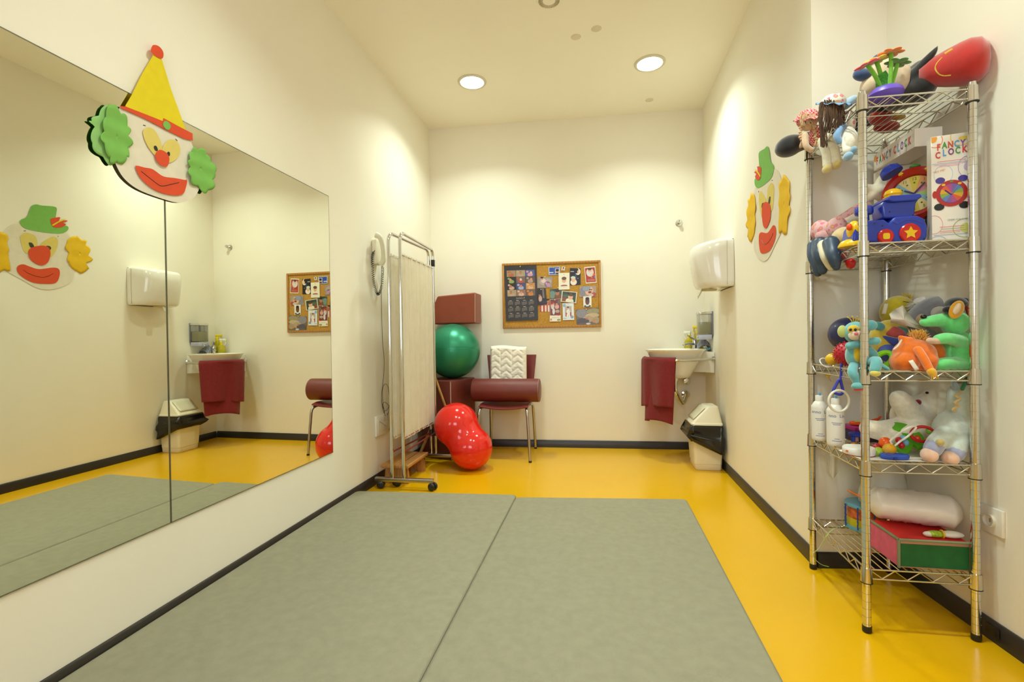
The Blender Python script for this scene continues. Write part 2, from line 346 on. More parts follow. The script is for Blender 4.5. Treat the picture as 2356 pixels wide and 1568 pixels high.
mo = cut(t, 'mouth', [(482, 1135), (500, 1125), (560, 1140), (630, 1155), (720, 1215), (820, 1230), (900, 1245), (925, 1250), (915, 1310), (890, 1365), (820, 1378), (700, 1355), (600, 1300), (520, 1220)], FXA, .0045, PO)
mb = MB(); mb.tube([q+V((.0055, 0, 0)) for q in spl([FXA(x, y) for x, y in [(530, 1172), (600, 1228), (680, 1288), (720, 1298), (780, 1285), (855, 1268)]], 5)], .0011, seg=5); mb.build('smile_line', BLACK, mo)
for q in ([(555, 775), (575, 780)], [(832, 893), (848, 910)]):
    mb = MB(); mb.tube([FXA(x, y)+V((.0014, 0, 0)) for x, y in q], .0012, seg=5); mb.build('eyebrow', BLACK, t)

def zoomB(x, y): return 1680+x/4.9, 300+y/4.9
FXB = lambda x, y: atx(*zoomB(x, y), XR-.002)
t = thing('paper_clown', 'paper clown face with green hat and yellow hair on the right wall', 'decoration')
cut(t, 'face', [(270, 700), (265, 900), (268, 1100), (262, 1250), (290, 1400), (365, 1472), (430, 1440), (500, 1300), (570, 1150), (600, 1000), (600, 750), (570, 540), (520, 440), (420, 480), (330, 560)], FXB, .0, PW)
cut(t, 'hat', [(417, 178), (440, 210), (460, 350), (490, 390), (493, 450), (470, 530), (400, 600), (320, 648), (285, 620), (278, 560), (300, 520), (330, 450), (328, 350), (324, 270), (340, 235), (390, 205)], FXB, .0015, PG, n=3)
h = cut(t, 'butterfly', [(312, 410), (330, 405), (355, 420), (352, 500), (340, 550), (310, 558), (288, 520), (300, 490), (280, 475), (290, 458), (318, 470)], FXB, .003, PO)
cut(h, 'butterfly_body', [(285, 440), (310, 450), (348, 505), (345, 522), (318, 480)], FXB, .004, PY)
PYH = paper('f4c81e')
cut(t, 'hair', [(248, 700), (285, 760), (295, 870), (285, 960), (290, 1080), (262, 1200), (235, 1250), (200, 1200), (210, 1130), (183, 1060), (200, 990), (188, 920), (205, 850), (205, 790), (232, 745)], FXB, .002, PYH, curl=.0025, scal=.01)
cut(t, 'hair', [(612, 492), (640, 540), (668, 560), (675, 650), (682, 740), (670, 830), (680, 900), (655, 1010), (635, 1160), (615, 1172), (590, 1145), (560, 1150), (552, 1080), (560, 960), (555, 860), (562, 760), (555, 660), (570, 570), (600, 530)], FXB, .002, PYH, curl=.0025, scal=.01)
for pts, pu in ([(352, 685), (390, 740), (410, 800), (400, 900), (365, 985), (340, 900), (328, 790), (332, 710)], [(365, 825), (380, 815), (385, 850), (372, 895), (360, 860)]), ([(468, 590), (495, 630), (497, 700), (485, 860), (465, 905), (425, 830), (420, 740), (430, 650)], [(445, 755), (460, 748), (455, 810), (445, 828), (436, 815)]):
    e = cut(t, 'eye', pts, FXB, .0015, paper('ead673')); cut(e, 'pupil', pu, FXB, .0025, M('3a3a2c', .8))
cut(t, 'nose', [(370, 850), (395, 808), (435, 812), (460, 850), (465, 920), (455, 1010), (425, 1085), (400, 1100), (378, 1060), (365, 950)], FXB, .0035, PO)
mo = cut(t, 'mouth', [(330, 1180), (355, 1147), (420, 1155), (460, 1110), (490, 1068), (515, 1085), (522, 1150), (505, 1240), (460, 1340), (410, 1378), (350, 1378), (330, 1280)], FXB, .002, PO)
mb = MB(); mb.tube([FXB(x, y)-V((.0029, 0, 0)) for x, y in [(357, 1232), (375, 1265), (405, 1285), (440, 1255), (470, 1210), (492, 1155)]], .0011, seg=5); mb.build('smile_line', BLACK, mo)
for q in ([(326, 680), (324, 696)], [(470, 560), (480, 562)]):
    mb = MB(); mb.tube([FXB(x, y)-V((.0014, 0, 0)) for x, y in q], .0014, seg=5); mb.build('eyebrow', BLACK, t)

# ================================================================ privacy screen
t = thing('privacy_screen', 'two-panel privacy screen with cream curtains on a chrome wheeled frame', 'screen')
YN, YF = 3.02, 3.70
def P2(x, y, Y): return aty(x, y, Y)
pA0, pB0 = P2(902.5, 1098, YN), P2(929, 1100, YN); zb = pA0.z
pA1, pB1 = P2(993, 1040, YF), P2(1003, 1040, YF)
ZT = P2(925, 533, YN).z
for n0, n1 in ((pA0, pA1), (pB0, pB1)):
    a = V((n0.x, YN, zb)); b = V((n1.x, YF, zb)); d = V((0, 0, 1)); h = (b-a).normalized(); R = .055; pts = [a]
    for k in range(7): q = math.pi/2*k/6; pts.append(V((a.x, a.y, ZT-R))+h*R*(1-math.cos(q))+d*R*math.sin(q))
    for k in range(7): q = math.pi/2*k/6; pts.append(V((b.x, b.y, ZT-R))-h*R*(1-math.sin(q))+d*R*math.cos(q))
    pts.append(b)
    MB().tube(pts, .0115, seg=12).build('frame', CHROME, t)
    MB().tube([a+V((0, 0, .17))+h*.0, b+V((0, 0, .17))], .006, seg=8).build('lower_rail', M('8a3a30', .4, .3), t)
    # gathered curtain between two thin rods
    zt, zb2 = ZT-.135, P2(932, 1016, YN).z+.01
    L = (b-a).length; u = h; nrm = V((h.y, -h.x, 0)); ph = random.random()*6
    def fold(s_, zz): return .006*math.sin(s_*L*150+ph+1.2*math.sin(s_*9))+.004*math.sin(s_*L*61+ph*2)
    def cf(i, j):
        s_ = .025+.95*i; k = 1-.35*abs(2*j-1)**6
        return a+u*(L*s_)+nrm*fold(s_, j)*k+V((0, 0, zb2+(zt-zb2)*j-zb+.003*math.sin(s_*L*150+ph)*(1 if j in (0, 1) else 0)))+V((0, 0, zb-a.z))
    MB().grid(cf, 150, 12).build('curtain', M('f1ead8', .85, var=.03, kind='thin'), t, angle=180)
    for z in (zt-.012, zb2+.012): MB().tube([a+V((0, 0, z-a.z)), b+V((0, 0, z-b.z))], .004, seg=6).build('curtain_rod', CHROME, t)
x0, x1 = P2(864, 1103, YN).x, P2(997, 1103, YN).x
MB().box(((x0+x1)/2, YN, zb-.013), (x1-x0, .03, .026), bev=.002).build('base_bar', STEEL, t)
xf0, xf1 = P2(977, 1045, YF).x, P2(1047, 1045, YF).x
MB().box(((xf0+xf1)/2, YF, zb-.013), (xf1-xf0+.11, .03, .026), bev=.002).build('base_bar', STEEL, t)
def caster(x, y, ang):
    c = V((x, y, .027)); u = V((math.cos(ang), math.sin(ang), 0)); ax = V((-u.y, u.x, 0))
    h_ = MB(); h_.cyl((x, y, .05), (x, y, zb-.026), .007, mi=0); h_.box(c+V((0, 0, .012))+u*.006, (.034, .016, .034), 0, Euler((0, 0, ang)).to_matrix(), .006)
    o = h_.build('caster', BLACK, t)
    wm = MB()
    for s_ in (-.016, .016): wm.lathe([(.0001, -.008), (.02, -.008), (.0255, -.004), (.0265, 0), (.0255, .004), (.02, .008), (.0001, .008)], c+ax*s_+u*.008+V((0, 0, -.0005)), ax, seg=22)
    wm.build('wheel', M('1c1b1a', .35), o)
caster(x0+.03, YN, .3); caster(x1-.012, YN, -.3); caster(P2(909, 1117, 3.06).x, 3.07, .8)
caster(xf0-.035, YF, .5); caster(xf1+.035, YF, -.4)
MB().box(pB1+V((0, 0, P2(997, 608, YF).z-zb)), (.026, .026, .055), bev=.003).build('clip', BLACK, t)
for q in (pA1, pB1): MB().box(V((q.x, YF, zb+.17)), (.026, .036, .05), bev=.004).build('joint', M('2a2220', .45), t)

# ================================================================ wall telephone
t = thing('wall_telephone', 'cream wall telephone handset with black coiled cord behind the privacy screen', 'telephone')
FL = lambda x, y, o=0: atx(x, y, XL+o)
CREAM = M('e6e0c8', .4, var=.02)
def slab(P, o0, o1, bev=.008): # outline on the left wall, thickened outwards
    mb = MB(); Q = [V((XL+o0, 0, 0))+V((0, p.y, p.z)) for p in P]; mb.prism(Q, (o1-o0, 0, 0)); return mb
MB().box((XL+.018, 3.14, 1.605), (.034, .085, .17), bev=.010, seg=3).build('base', CREAM, t)
hp = [V((XL+.040, 3.095, 1.718)), V((XL+.066, 3.10, 1.70)), V((XL+.074, 3.115, 1.65)), V((XL+.074, 3.13, 1.60)), V((XL+.066, 3.145, 1.55)), V((XL+.042, 3.15, 1.525))]
sp = spl(hp, 6); n = len(sp)
MB().tube(sp, [.015+.007*abs(2*i/(n-1)-1)**2 for i in range(n)], seg=14).build('handset', CREAM, t)
path = spl([V((XL+.030, 3.09, 1.61)), V((XL+.016, 3.082, 1.57)), V((XL+.016, 3.085, 1.47)), V((XL+.018, 3.10, 1.37)), V((XL+.022, 3.145, 1.315)), V((XL+.028, 3.19, 1.37)), V((XL+.034, 3.20, 1.46)), V((XL+.05, 3.165, 1.525))], 60)
hel = []; ax = None
for i, p in enumerate(path):
    d = (path[min(i+1, len(path)-1)]-path[max(i-1, 0)]).normalized(); u = V((1, 0, 0)); u = (u-d*u.dot(d)).normalized(); w_ = d.cross(u)
    a = i*.75; r = .0075 if 25 < i < len(path)-20 else .001
    hel.append(p+(u*math.cos(a)+w_*math.sin(a))*r)
MB().tube(hel, .0018, seg=5).build('coiled_cord', BLACK, t)
cb = [FL(878, 612, .02), FL(877, 650, .006), FL(878, 700, .006), FL(880, 780, .006), FL(884, 830, .008), FL(882, 870, .01), FL(878, 910, .012), FL(881, 940, .012), FL(890, 957, .014), FL(895, 935, .016), FL(886, 925, .014), FL(880, 930, .012), FL(886, 945, .012), FL(896, 930, .014), FL(893, 890, .014), FL(884, 884, .012), FL(880, 905, .012), FL(884, 945, .012), FL(893, 975, .014), FL(898, 988, .014), FL(886, 978, .016), FL(873, 969, .016)]
MB().tube(spl(cb, 6), .0016, seg=5).build('cable', BLACK, t)

# ================================================================ socket plates
t = thing('wall_socket', 'white four-socket wall plate under the telephone', 'socket')
ya, yb_, za, zb_ = FL(862, 980).y, 3.33, FL(864, 1004).z+.0, FL(862, 958).z
yc, zc = (ya+yb_)/2, (za+zb_)/2
MB().box((XL+.007, yc, zc), (.013, yb_-ya, zb_-za), bev=.003).build('plate', WHITE, t)
MB().box((XL+.0145, yc+.0, zc), (.004, (yb_-ya)*.78, (zb_-za)*.72), bev=.0015).build('insert', M('ddd8ca', .4), t)
for i, (y, z) in enumerate([(.35, .26), (.75, .26), (.35, -.2), (.75, -.2)]):
    c = V((XL+.0167, yc-.03+y*.12, zc+z*.13)); MB().lathe([(.018, .0), (.017, .0012), (.014, -.001), (.0001, -.001)], c, (1, 0, 0), seg=20).build('outlet', M('c9c4b6', .4), t)
for y in (.3, .7): MB().box((XL+.0172, yc-.03+y*.12, zc+.062), (.001, .016, .006)).build('indicator', M('e07a5a', .4), t)
t = thing('wall_socket', 'single white round socket on the wall right of the toy rack', 'socket')
c = atz(2286, 1196, .385); d = ray(2286, 1196)
A = V((RC.x, RC.y, 0)); pn3 = V((RD.y, -RD.x, 0)); sgn = -1 if pn3.x > 0 else 1; pn3 *= sgn
pt = EYE + d*(pn3.dot(A-EYE)/pn3.dot(d)); RT = Matrix((RD, -pn3, V((0, 0, 1)))).transposed()
MB().box(pt+pn3*.0055, (.085, .010, .085), 0, RT, .002).build('plate', WHITE, t)
MB().lathe([(.0001, .0015), (.018, .0015), (.0185, .0095), (.0215, .0095), (.022, .0)], pt+pn3*.0085, pn3, seg=28).build('outlet', M('ddd8ca', .4), t)
MB().box(pt+pn3*.010+V((0, 0, .0)), (.004, .004, .012), 0, RT).build('contact', M('8a8478', .4), t)

dq = ray(2285, 1462); pt = EYE+dq*((pn3.dot(A-EYE)+.0125)/pn3.dot(dq)); pt.z = .040
one(MB().box(pt+pn3*.0025, (.05, .004, .03), 0, RT, .001), 'cover_plate', M('1c1917', .35), 'small dark cover plate on the baseboard by the rack', 'plate')

# ================================================================ step stool, poles, vinyl blocks, balls
t = thing('step_stool', 'low light-wood step stool behind the privacy screen', 'stool'); WOOD = M('c08a4c', .5, var=.08, kind='wood')
ztop = aty(938, 1069, 3.12).z; xs0, xs1 = -1.485, -1.315
MB().box(((xs0+xs1)/2, 3.30, ztop-.011), (xs1-xs0+.03, .40, .022), bev=.003).build('top', WOOD, t)
for y in (3.145, 3.455):
    p = MB(); zz = ztop-.0225; a = [(xs0, 0), (xs0+.05, 0), (xs0+.065, .02), (xs1-.065, .02), (xs1-.05, 0), (xs1+.006, 0), (xs1-.004, zz), (xs0+.004, zz)]
    p.prism([(x, y-.011, z+.0005) for x, z in a], (0, .022, 0)); p.build('leg_panel', WOOD, t)
POLE = M('b98a44', .45, var=.06, kind='wood')
a = aty(1004, 876, 3.75); b_ = aty(1024, 932, 3.772); dd = (b_-a)
p0 = a-dd*1.3; s_ = (p0.z-.012)/(-dd.z); one(MB().cyl(p0, p0+dd*s_, .010), 'wooden_pole', POLE, 'round wooden pole leaning before the maroon block behind the red ball', 'pole')
one(MB().cyl((-1.49, 3.765, .012), (-1.335, 3.797, .36), .012), 'wooden_pole', POLE, 'short wooden stick leaning behind the step stool and curtain', 'pole')
VIN = M('64281f', .42, var=.05, bump=.12, bs=700); VIN2 = M('8c4028', .42, var=.05, bump=.12, bs=700); PIP = M('b59a84', .5)
t = thing('vinyl_block', 'tall dark maroon vinyl block standing on the floor under the green ball', 'padded block')
e1, e2 = V((.115, .355, 0)).normalized(), V((-.355, .115, 0)).normalized(); n0 = V((-1.202, 3.775, 0)); cc = n0+e1*.187+e2*.155
RB = Matrix((e1, e2, V((0, 0, 1)))).transposed(); BT_ = .655
MB().box(cc+V((0, 0, BT_/2)), (.373, .31, BT_-.001), 0, RB, .012, 3).build('cover', VIN, t)
pp = MB(); pp.tube([n0+(e1+e2)*.003+V((0, 0, z)) for z in (.01, BT_-.012)], .004, seg=6); pp.build('piping', PIP, t)
GR = .236; gc = aty(1042, 811, 4.035); gc.z = BT_+GR-.001
t = thing('exercise_ball', 'large metallic green exercise ball balanced on the maroon block', 'ball')
MB().ell(gc, GR, seg=48, ring=32).build('ball', M('2b8a66', .36, .45, var=.04), t)
rg = MB()
for nz, q in ((V((.15, -.3, 1)), .09), (V((-.2, .35, 1)), -.05), (V((1, -.25, .2)), .1)):
    nz.normalize(); rg.torus(gc+nz*q, math.sqrt(GR*GR-q*q)-.0003, .0012, nz, seg=60, ss=5)
rg.build('seam', M('267a5c', .4, .4), t)
MB().lathe([(.006, 0), (.006, .003), (.0001, .0035)], gc+(aty(1005, 834, 3.9)-gc).normalized()*GR*.999, (aty(1005, 834, 3.9)-gc), seg=12).build('plug', WHITE, t)
t = thing('vinyl_block', 'brown-red padded vinyl block lying on top of the green ball', 'padded block')
q = [aty(1000, 748, 4.05), aty(1093, 743, 4.05), aty(1093, 672, 4.05), aty(1006, 681, 4.05)]
zt_ = gc.z+GR
q = [V((p.x, p.y, p.z)) for p in q]; dz = zt_+.001-min(q[0].z, q[1].z); bk = V((0, .215, 0))
lo_z = zt_+.0015
fr = [V((q[0].x-.03, 4.05, lo_z)), V((q[1].x+.003, 4.05, lo_z)), V((q[2].x+.003, 4.05, q[2].z+.0)), V((q[3].x, 4.05, q[3].z)), V((q[0].x-.03, 4.05, q[3].z-.12))]
MB().prism(fr, bk).build('cover', VIN2, t, bevel=.012)
MB().tube([fr[1]+V((-.004, .002, .01)), fr[2]+V((-.004, .002, -.01))], .0035, seg=6).build('piping', PIP, t)
t = thing('peanut_ball', 'glossy red peanut-shaped therapy ball leaning on the privacy screen foot', 'ball')
lo_c = aty(1084, 1029, 3.555); up_c = aty(1050, 981, 3.60); R1 = .163; lo_c.z = R1*.995; up_c.z = lo_c.z+.165
ax = up_c-lo_c; L = ax.length; pr = []; R2 = .172
for i in range(73):
    s_ = .5-.5*math.cos(math.pi*i/72); h_ = -R1+(L+R1+R2)*s_
    ra = math.sqrt(max(R1*R1-h_*h_, 0)) if h_ < R1 else 0; rb_ = math.sqrt(max(R2*R2-(h_-L)**2, 0)) if h_ > L-R2 else 0
    hh_ = max(.085-abs(ra-rb_), 0) if 0 < h_ < L else 0; pr.append((max(ra, rb_, .0001)+hh_*hh_/.34, h_))
MB().lathe(pr, lo_c, ax, seg=48).build('ball', M('e0241c', .14, var=.02, coat=.3), t)
rr = MB()
for k_ in (-.05, -.02, .01): rr.torus(lo_c+ax.normalized()*k_, math.sqrt(R1*R1-k_*k_)+.0004, .0004, ax, seg=60, ss=5)
rr.build('rib', M('e0241c', .14, var=.02, coat=.3), t)

# ================================================================ chair, cushion, bolster
t = thing('chair', 'maroon plastic chair with chrome legs against the far wall', 'chair'); SEAT = M('742a26', .4, var=.03)
xl, xr, yf, yk = -.985, -.575, 3.835, 4.24
def sf(i, j):
    x = xl+(xr-xl)*i; u = 2*i-1; y = yf+(yk-yf)*j
    return V((x, y, .428+.03*u*u*(.7+.3*j)-.012*max(0, .15-j)/.15-.01*j))
MB().grid(sf, 16, 12).build('seat', SEAT, t, solid=.012, angle=180, bevel=.003)
def bf(i, j):
    u = 2*i-1; wd = .218+.006*j; return V(((xl+xr)/2+u*wd*(1-.12*(1-j)), 4.225+.03*j+.02*(1-u*u), .52+.325*j))
MB().grid(bf, 14, 10).build('backrest', SEAT, t, solid=.012, angle=180, bevel=.003)
for nm, (fx, fy), (tx, ty) in (('leg', (-.558, 3.80), (-.60, 3.90)), ('leg', (-1.002, 3.80), (-.962, 3.90)), ('leg', (-.578, 4.285), (-.60, 4.10)), ('leg', (-.985, 4.275), (-.962, 4.10))):
    pts = spl([V((fx, fy, .004)), V((fx+(tx-fx)*.4, fy+(ty-fy)*.2, .30)), V((fx+(tx-fx)*.6, fy+(ty-fy)*.35, .40)), V((tx, ty, .424))], 6)
    lg = MB().tube(pts, .0115, seg=12).build(nm, STEEL, t); MB().cyl((fx, fy, .0005), (fx, fy, .014), .0128, mi=0).build('foot_cap', BLACK, lg)
for x in (-.93, -.63): MB().tube(spl([V((x, 4.10, .424)), V((x, 4.25, .44)), V((x, 4.262, .52)), V((x, 4.272, .62))], 5), .010, seg=10).build('back_support', STEEL, t)
t = thing('bolster', 'maroon vinyl roll bolster lying across the chair seat', 'bolster')
bR = .097; zc = .462+bR; xa, xb = aty(1089, 899, 3.97).x, aty(1243, 899, 3.97).x
MB().lathe([(.0001, 0), (bR-.012, 0), (bR-.003, .004), (bR, .014), (bR, xb-xa-.014), (bR-.003, xb-xa-.004), (bR-.012, xb-xa), (.0001, xb-xa)], (xa, 3.965, zc), (1, 0, 0), seg=44).build('cover', M('702d26', .42, var=.06, bump=.2, bs=600), t)
MB().torus((xb-.008, 3.965, zc), bR-.003, .003, (1, 0, 0), seg=44).build('piping', M('8e7466', .5), t)
cw0, cw1 = aty(1126, 840, 4.13).x, aty(1210, 840, 4.13).x; cz0, cz1 = .455, aty(1170, 796, 4.13).z
mb = MB()
def cq(u, v): # front face relief of stitched leaf quilting
    c_ = u*3.2; k_ = int(c_ % 2); a = abs(math.sin(v*26+2.2*abs((c_ % 1)-.5)*2+k_*1.5))**.45; b2 = min(1, 8*min(c_ % 1, 1-c_ % 1)+.25)
    return .008*a*b2+.002*noise.noise(V((u*12, v*50, 0)))
nu, nv = 60, 90
def ff(u, v):
    eu = min(u, 1-u); ev = min(v, 1-v); e = min(1, eu/.07)*min(1, ev/.05); e = math.sqrt(max(e, 0))
    return V((cw0+(cw1-cw0)*u, 4.15-(.042*e+cq(u, v)*e)+.03*v, cz0+(cz1-cz0)*v+.008*math.sin(u*5)*v))
def fb(u, v):
    eu = min(u, 1-u); ev = min(v, 1-v); e = math.sqrt(max(min(1, eu/.07)*min(1, ev/.05), 0)); q = ff(u, v); return V((q.x, 4.15+.032*e+.03*v, q.z))
mb.grid(ff, nu, nv); mb.grid(fb, nu, nv)
one(mb, 'quilted_cushion', M('f0eadb', .85, var=.02), 'cream quilted cushion propped on the chair behind the bolster', 'cushion', angle=180)

# ================================================================ hook
t = thing('wall_hook', 'small round chrome coat hook high on the far wall', 'hook'); hc = onfar(1562, 513)
MB().lathe([(.0001, .0), (.028, .0), (.029, .004), (.024, .010), (.0001, .011)], hc, FN, seg=28).build('backplate', CHROME, t)
MB().lathe([(.0001, .008), (.010, .008), (.009, .03), (.015, .036), (.017, .044), (.013, .052), (.0001, .054)], hc, FN+V((.06, 0, .12)), seg=20).build('peg', CHROME, t)

# ================================================================ towel dispenser, soap dispenser
t = thing('towel_dispenser', 'white rounded paper towel dispenser on the right wall', 'dispenser'); WP = M('e9e5da', .18, var=.01, coat=.3)
yc = 3.66; hw = .195; dp = .245; zlo, zhi = 1.325, 1.66
def ring(z, k, off=0):
    o = []
    for i in range(29):
        a = math.pi*i/28; c_, s_ = math.cos(a), math.sin(a); n_ = 3.0
        o.append(V((XR-.002-(dp*k-off)*abs(s_)**(2/n_), yc+(hw-off)*math.copysign(abs(c_)**(2/n_), c_), z)))
    return o
def tilt(r): return [V((p.x, p.y, p.z-.16*max(0, (XR-p.x)-.06)*(1 if r[0].z > 1.55 else .0))) for p in r]
rings = [ring(zlo+.004, .72, .03), ring(zlo, .78, .016), ring(zlo+.012, .84, .004), ring(zlo+.04, .88, 0), ring(1.45, .95, 0), ring(1.57, 1.0, 0), ring(zhi-.028, 1.0, .002), ring(zhi-.010, 1.0, .012), ring(zhi-.002, 1.0, .03)]
rings = [tilt(r) for r in rings]
MB().loft(rings).build('cover', WP, t, angle=70)
MB().box((XR-.006, yc, (zlo+zhi)/2), (.010, .375, .31), bev=.003).build('backplate', M('6d675a', .5), t)
sl = MB(); sl.box((XR-.045, yc-hw+.0, 1.485), (.0015, .004, .30)); sl.build('seam', M('b8b2a0', .5), t)
MB().lathe([(.0001, 0), (.035, 0), (.042, .012), (.0001, .012)], (XR-.12, yc, zlo-.012), seg=24, sx=1.3).build('outlet_ring', M('c8b98a', .4), t)
MB().grid(lambda i, j: V((XR-.175-.03*j+.01*i, yc-.03+.055*i, zlo-.002-.055*j+.01*math.sin(i*6))), 6, 5).build('paper_end', paper('e8e2d0'), t, solid=.001)
t = thing('soap_dispenser', 'grey transparent soap dispenser on the right wall above the sink', 'dispenser')
ya, yb_, xa, z0, z1 = 4.095, 4.215, .795, 1.0, 1.165
MB().box((XR-.006, (ya+yb_)/2, (z0+z1)/2+.008), (.010, .13, .195), bev=.003).build('backplate', M('777586', .4), t)
gl = M('c3c4c8', .12, var=.01, trans=.85, alpha=.55)
MB().box(((xa+XR-.012)/2, (ya+yb_)/2, (z0+z1)/2), (XR-.012-xa, yb_-ya, z1-z0), bev=.006).build('tank', gl, t)
MB().box(((xa+XR-.012)/2+.002, (ya+yb_)/2, z0+.055), (XR-.026-xa, yb_-ya-.014, .095), bev=.004).build('liquid_soap', M('b8b37c', .3), t)
MB().box(((xa+XR)/2-.004, (ya+yb_)/2, z1+.010), (XR-xa+.002, yb_-ya+.006, .024), bev=.009, seg=3).build('cap', CHROME, t)
MB().box(((xa+XR)/2-.006, (ya+yb_)/2, z0-.02), (XR-xa-.008, yb_-ya, .04), bev=.005).build('pump_housing', M('aeb0c4', .3), t)
MB().lathe([(.0001, 0), (.016, .002), (.018, .012), (.010, .02), (.0001, .02)], (xa+.004, ya+.06, z0-.026), (-1, 0, .2), seg=18).build('push_button', CHROME, t)

# ================================================================ corner sink
t = thing('corner_sink', 'white round corner washbasin on a diagonal plate with chrome towel rail', 'sink'); CER = M('ece8dc', .12, var=.01, coat=.4)
a = V((.898, 4.055, 0)); b_ = V((.530, 4.398, 0)); dg = (b_-a).normalized(); nd = V((dg.y, -dg.x, 0)); nd = nd if nd.y < 0 else -nd; zt, zl = .862, .695
MB().prism([a+V((-.001, 0, zl)), b_+V((0, -.003, zl)), V((.53, 4.3965, zl)), V((.899, 4.412, zl))], (0, 0, zt-zl)).build('mounting_plate', CER, t, bevel=.006)
bc = V((.602, 4.095, 0)); zr = .885
prof = [(.0001, .655), (.095, .655), (.115, .662), (.135, .70), (.165, .755), (.188, .80), (.205, .835), (.222, .868), (.238, zr-.004), (.238, zr), (.232, zr+.002), (.214, zr-.004), (.20, .84), (.17, .775), (.12, .735), (.04, .725), (.0001, .724)]
MB().lathe(prof, bc, seg=56).build('basin', CER, t, angle=60)
MB().prism([bc+V((0, 0, .845))+dg*.17-nd*.0, bc+V((0, 0, .845))-dg*.17, bc+V((0, 0, .845))-dg*.14-nd*.22, bc+V((0, 0, .845))+dg*.14-nd*.22], (0, 0, .034)).build('tap_deck', CER, t, bevel=.006)
rc = bc+nd*-.02; arc = []
mid = (a+b_)/2; ra_ = a+dg*.03; rb_ = b_-dg*.03
for i in range(33):
    q = i/32; ang = math.pi*q; arc.append(V((0, 0, .806))+mid+dg*(-.245*math.copysign(abs(math.cos(ang))**.75, math.cos(ang)))+nd*(.39*max(0, math.sin(ang))**.7))
MB().tube(arc, .0115, seg=12).build('towel_rail', CHROME, t)
for p in (arc[0], arc[-1]): MB().lathe([(.0001, 0), (.02, 0), (.02, .004), (.0001, .006)], p, nd, seg=20).build('rail_flange', CHROME, t)
fc = aty(1598, 795, 4.27); fc.z = .876
f_ = MB(); f_.lathe([(.024, 0), (.024, .01), (.02, .02), (.02, .07), (.017, .085), (.0001, .09)], fc, seg=20)
f_.limb([fc+V((0, 0, .045)), fc+V((-.05, -.05, .05)), fc+V((-.10, -.10, .042))], (.013, .010)); f_.limb([fc+V((0, 0, .085)), fc+V((-.03, -.03, .10)), fc+V((-.075, -.075, .125))], (.010, .006))
f_.build('tap', CHROME, t)
MB().lathe([(.014, 0), (.014, .012), (.011, .012)], fc+V((-.10, -.10, .034)), seg=14).build('spout_tip', CHROME, t)
tp = MB(); d0 = V((bc.x+.005, bc.y+.02, .655)); tp.lathe([(.028, -.03), (.03, -.012), (.03, 0)], d0, seg=20)
far = onfar(1577, 907, .012); wp = V((far.x-.0, far.y, .505))
tp.tube(spl([d0+V((0, 0, -.02)), d0+V((0, 0, -.10)), d0+V((.02, .02, -.15)), d0+V((.05, .06, -.20)), d0+V((.075, .10, -.225)), d0+V((.10, .14, -.19)), d0+V((.115, .19, -.15)), wp], 6), .016, seg=14)
tp.lathe([(.034, .0), (.034, .008), (.02, .012), (.02, 0)], onfar(1577, 907, .001), FN, seg=22); tp.build('drain_trap', CHROME, t)
vv = onfar(1578, 876, .002); vm = MB(); vm.lathe([(.0001, 0), (.018, 0), (.018, .02), (.026, .03), (.026, .045), (.0001, .05)], vv, FN, seg=18); vm.tube([vv+FN*.03, vv+FN*.03+V((-.005, 0, .06)), V((bc.x+.03, bc.y+.12, .70))], .005); vm.build('stop_valve', CHROME, t)

# towel over the rail: two leaves and the fold
TW = M('7e161a', .95, var=.12, vs=70, bump=.8, bs=500, sheen=.15)
i0, i1 = 14, 28
def railpt(s_):
    f = 10.8+14.7*s_; k_ = int(f); return arc[k_].lerp(arc[k_+1], f-k_)
P0, P1 = railpt(0), railpt(1)
def tw(i, j, side, zbot, wv):
    p = railpt(i); c = mid; o = V((p.x-c.x, p.y-c.y, 0)).normalized()
    if side == 0:                      # outer leaf, from crown of the rail down
        if j < .12: a_ = math.pi/2*(1-j/.12); return p+o*(.018*math.cos(a_))+V((0, 0, .018*math.sin(a_)))
        z = p.z-(p.z-zbot)*((j-.12)/.88); dn = (j-.12)/.88
        return V((p.x, p.y, z))+o*(.018+.022*math.sin(i*8+.6)*(.3+.7*dn)+.010*math.sin(i*19+2)*(.2+.8*dn))+V((0, 0, .016*math.sin(i*3.2+1)*dn))-(P1-P0).normalized()*(i-.5)*.05*dn
    z = p.z-(p.z-zbot)*j
    if j < .02: return p-o*.0+V((0, 0, .018))
    return V((p.x, p.y, z))-o*(.016-.02*j)+o*(.014*math.sin(i*8+2)*j)+V((0, 0, .02*math.sin(i*4)*j))-(P1-P0).normalized()*(i-.5)*.07*j
t = thing('hand_towel', 'dark red terry towel folded over the sink towel rail', 'towel')
MB().grid(lambda i, j: tw(i, j, 0, .43, 0), 36, 30).build('outer_fold', TW, t, solid=.009, angle=180)
MB().grid(lambda i, j: tw(i*.98+.01, j, 1, .305, 0), 36, 30).build('inner_fold', TW, t, solid=.009, angle=180)
q = aty(1545, 973, 3.925); MB().box(q, (.022, .004, .016), bev=.001).build('wash_label', M('c8c4bc', .8), t)

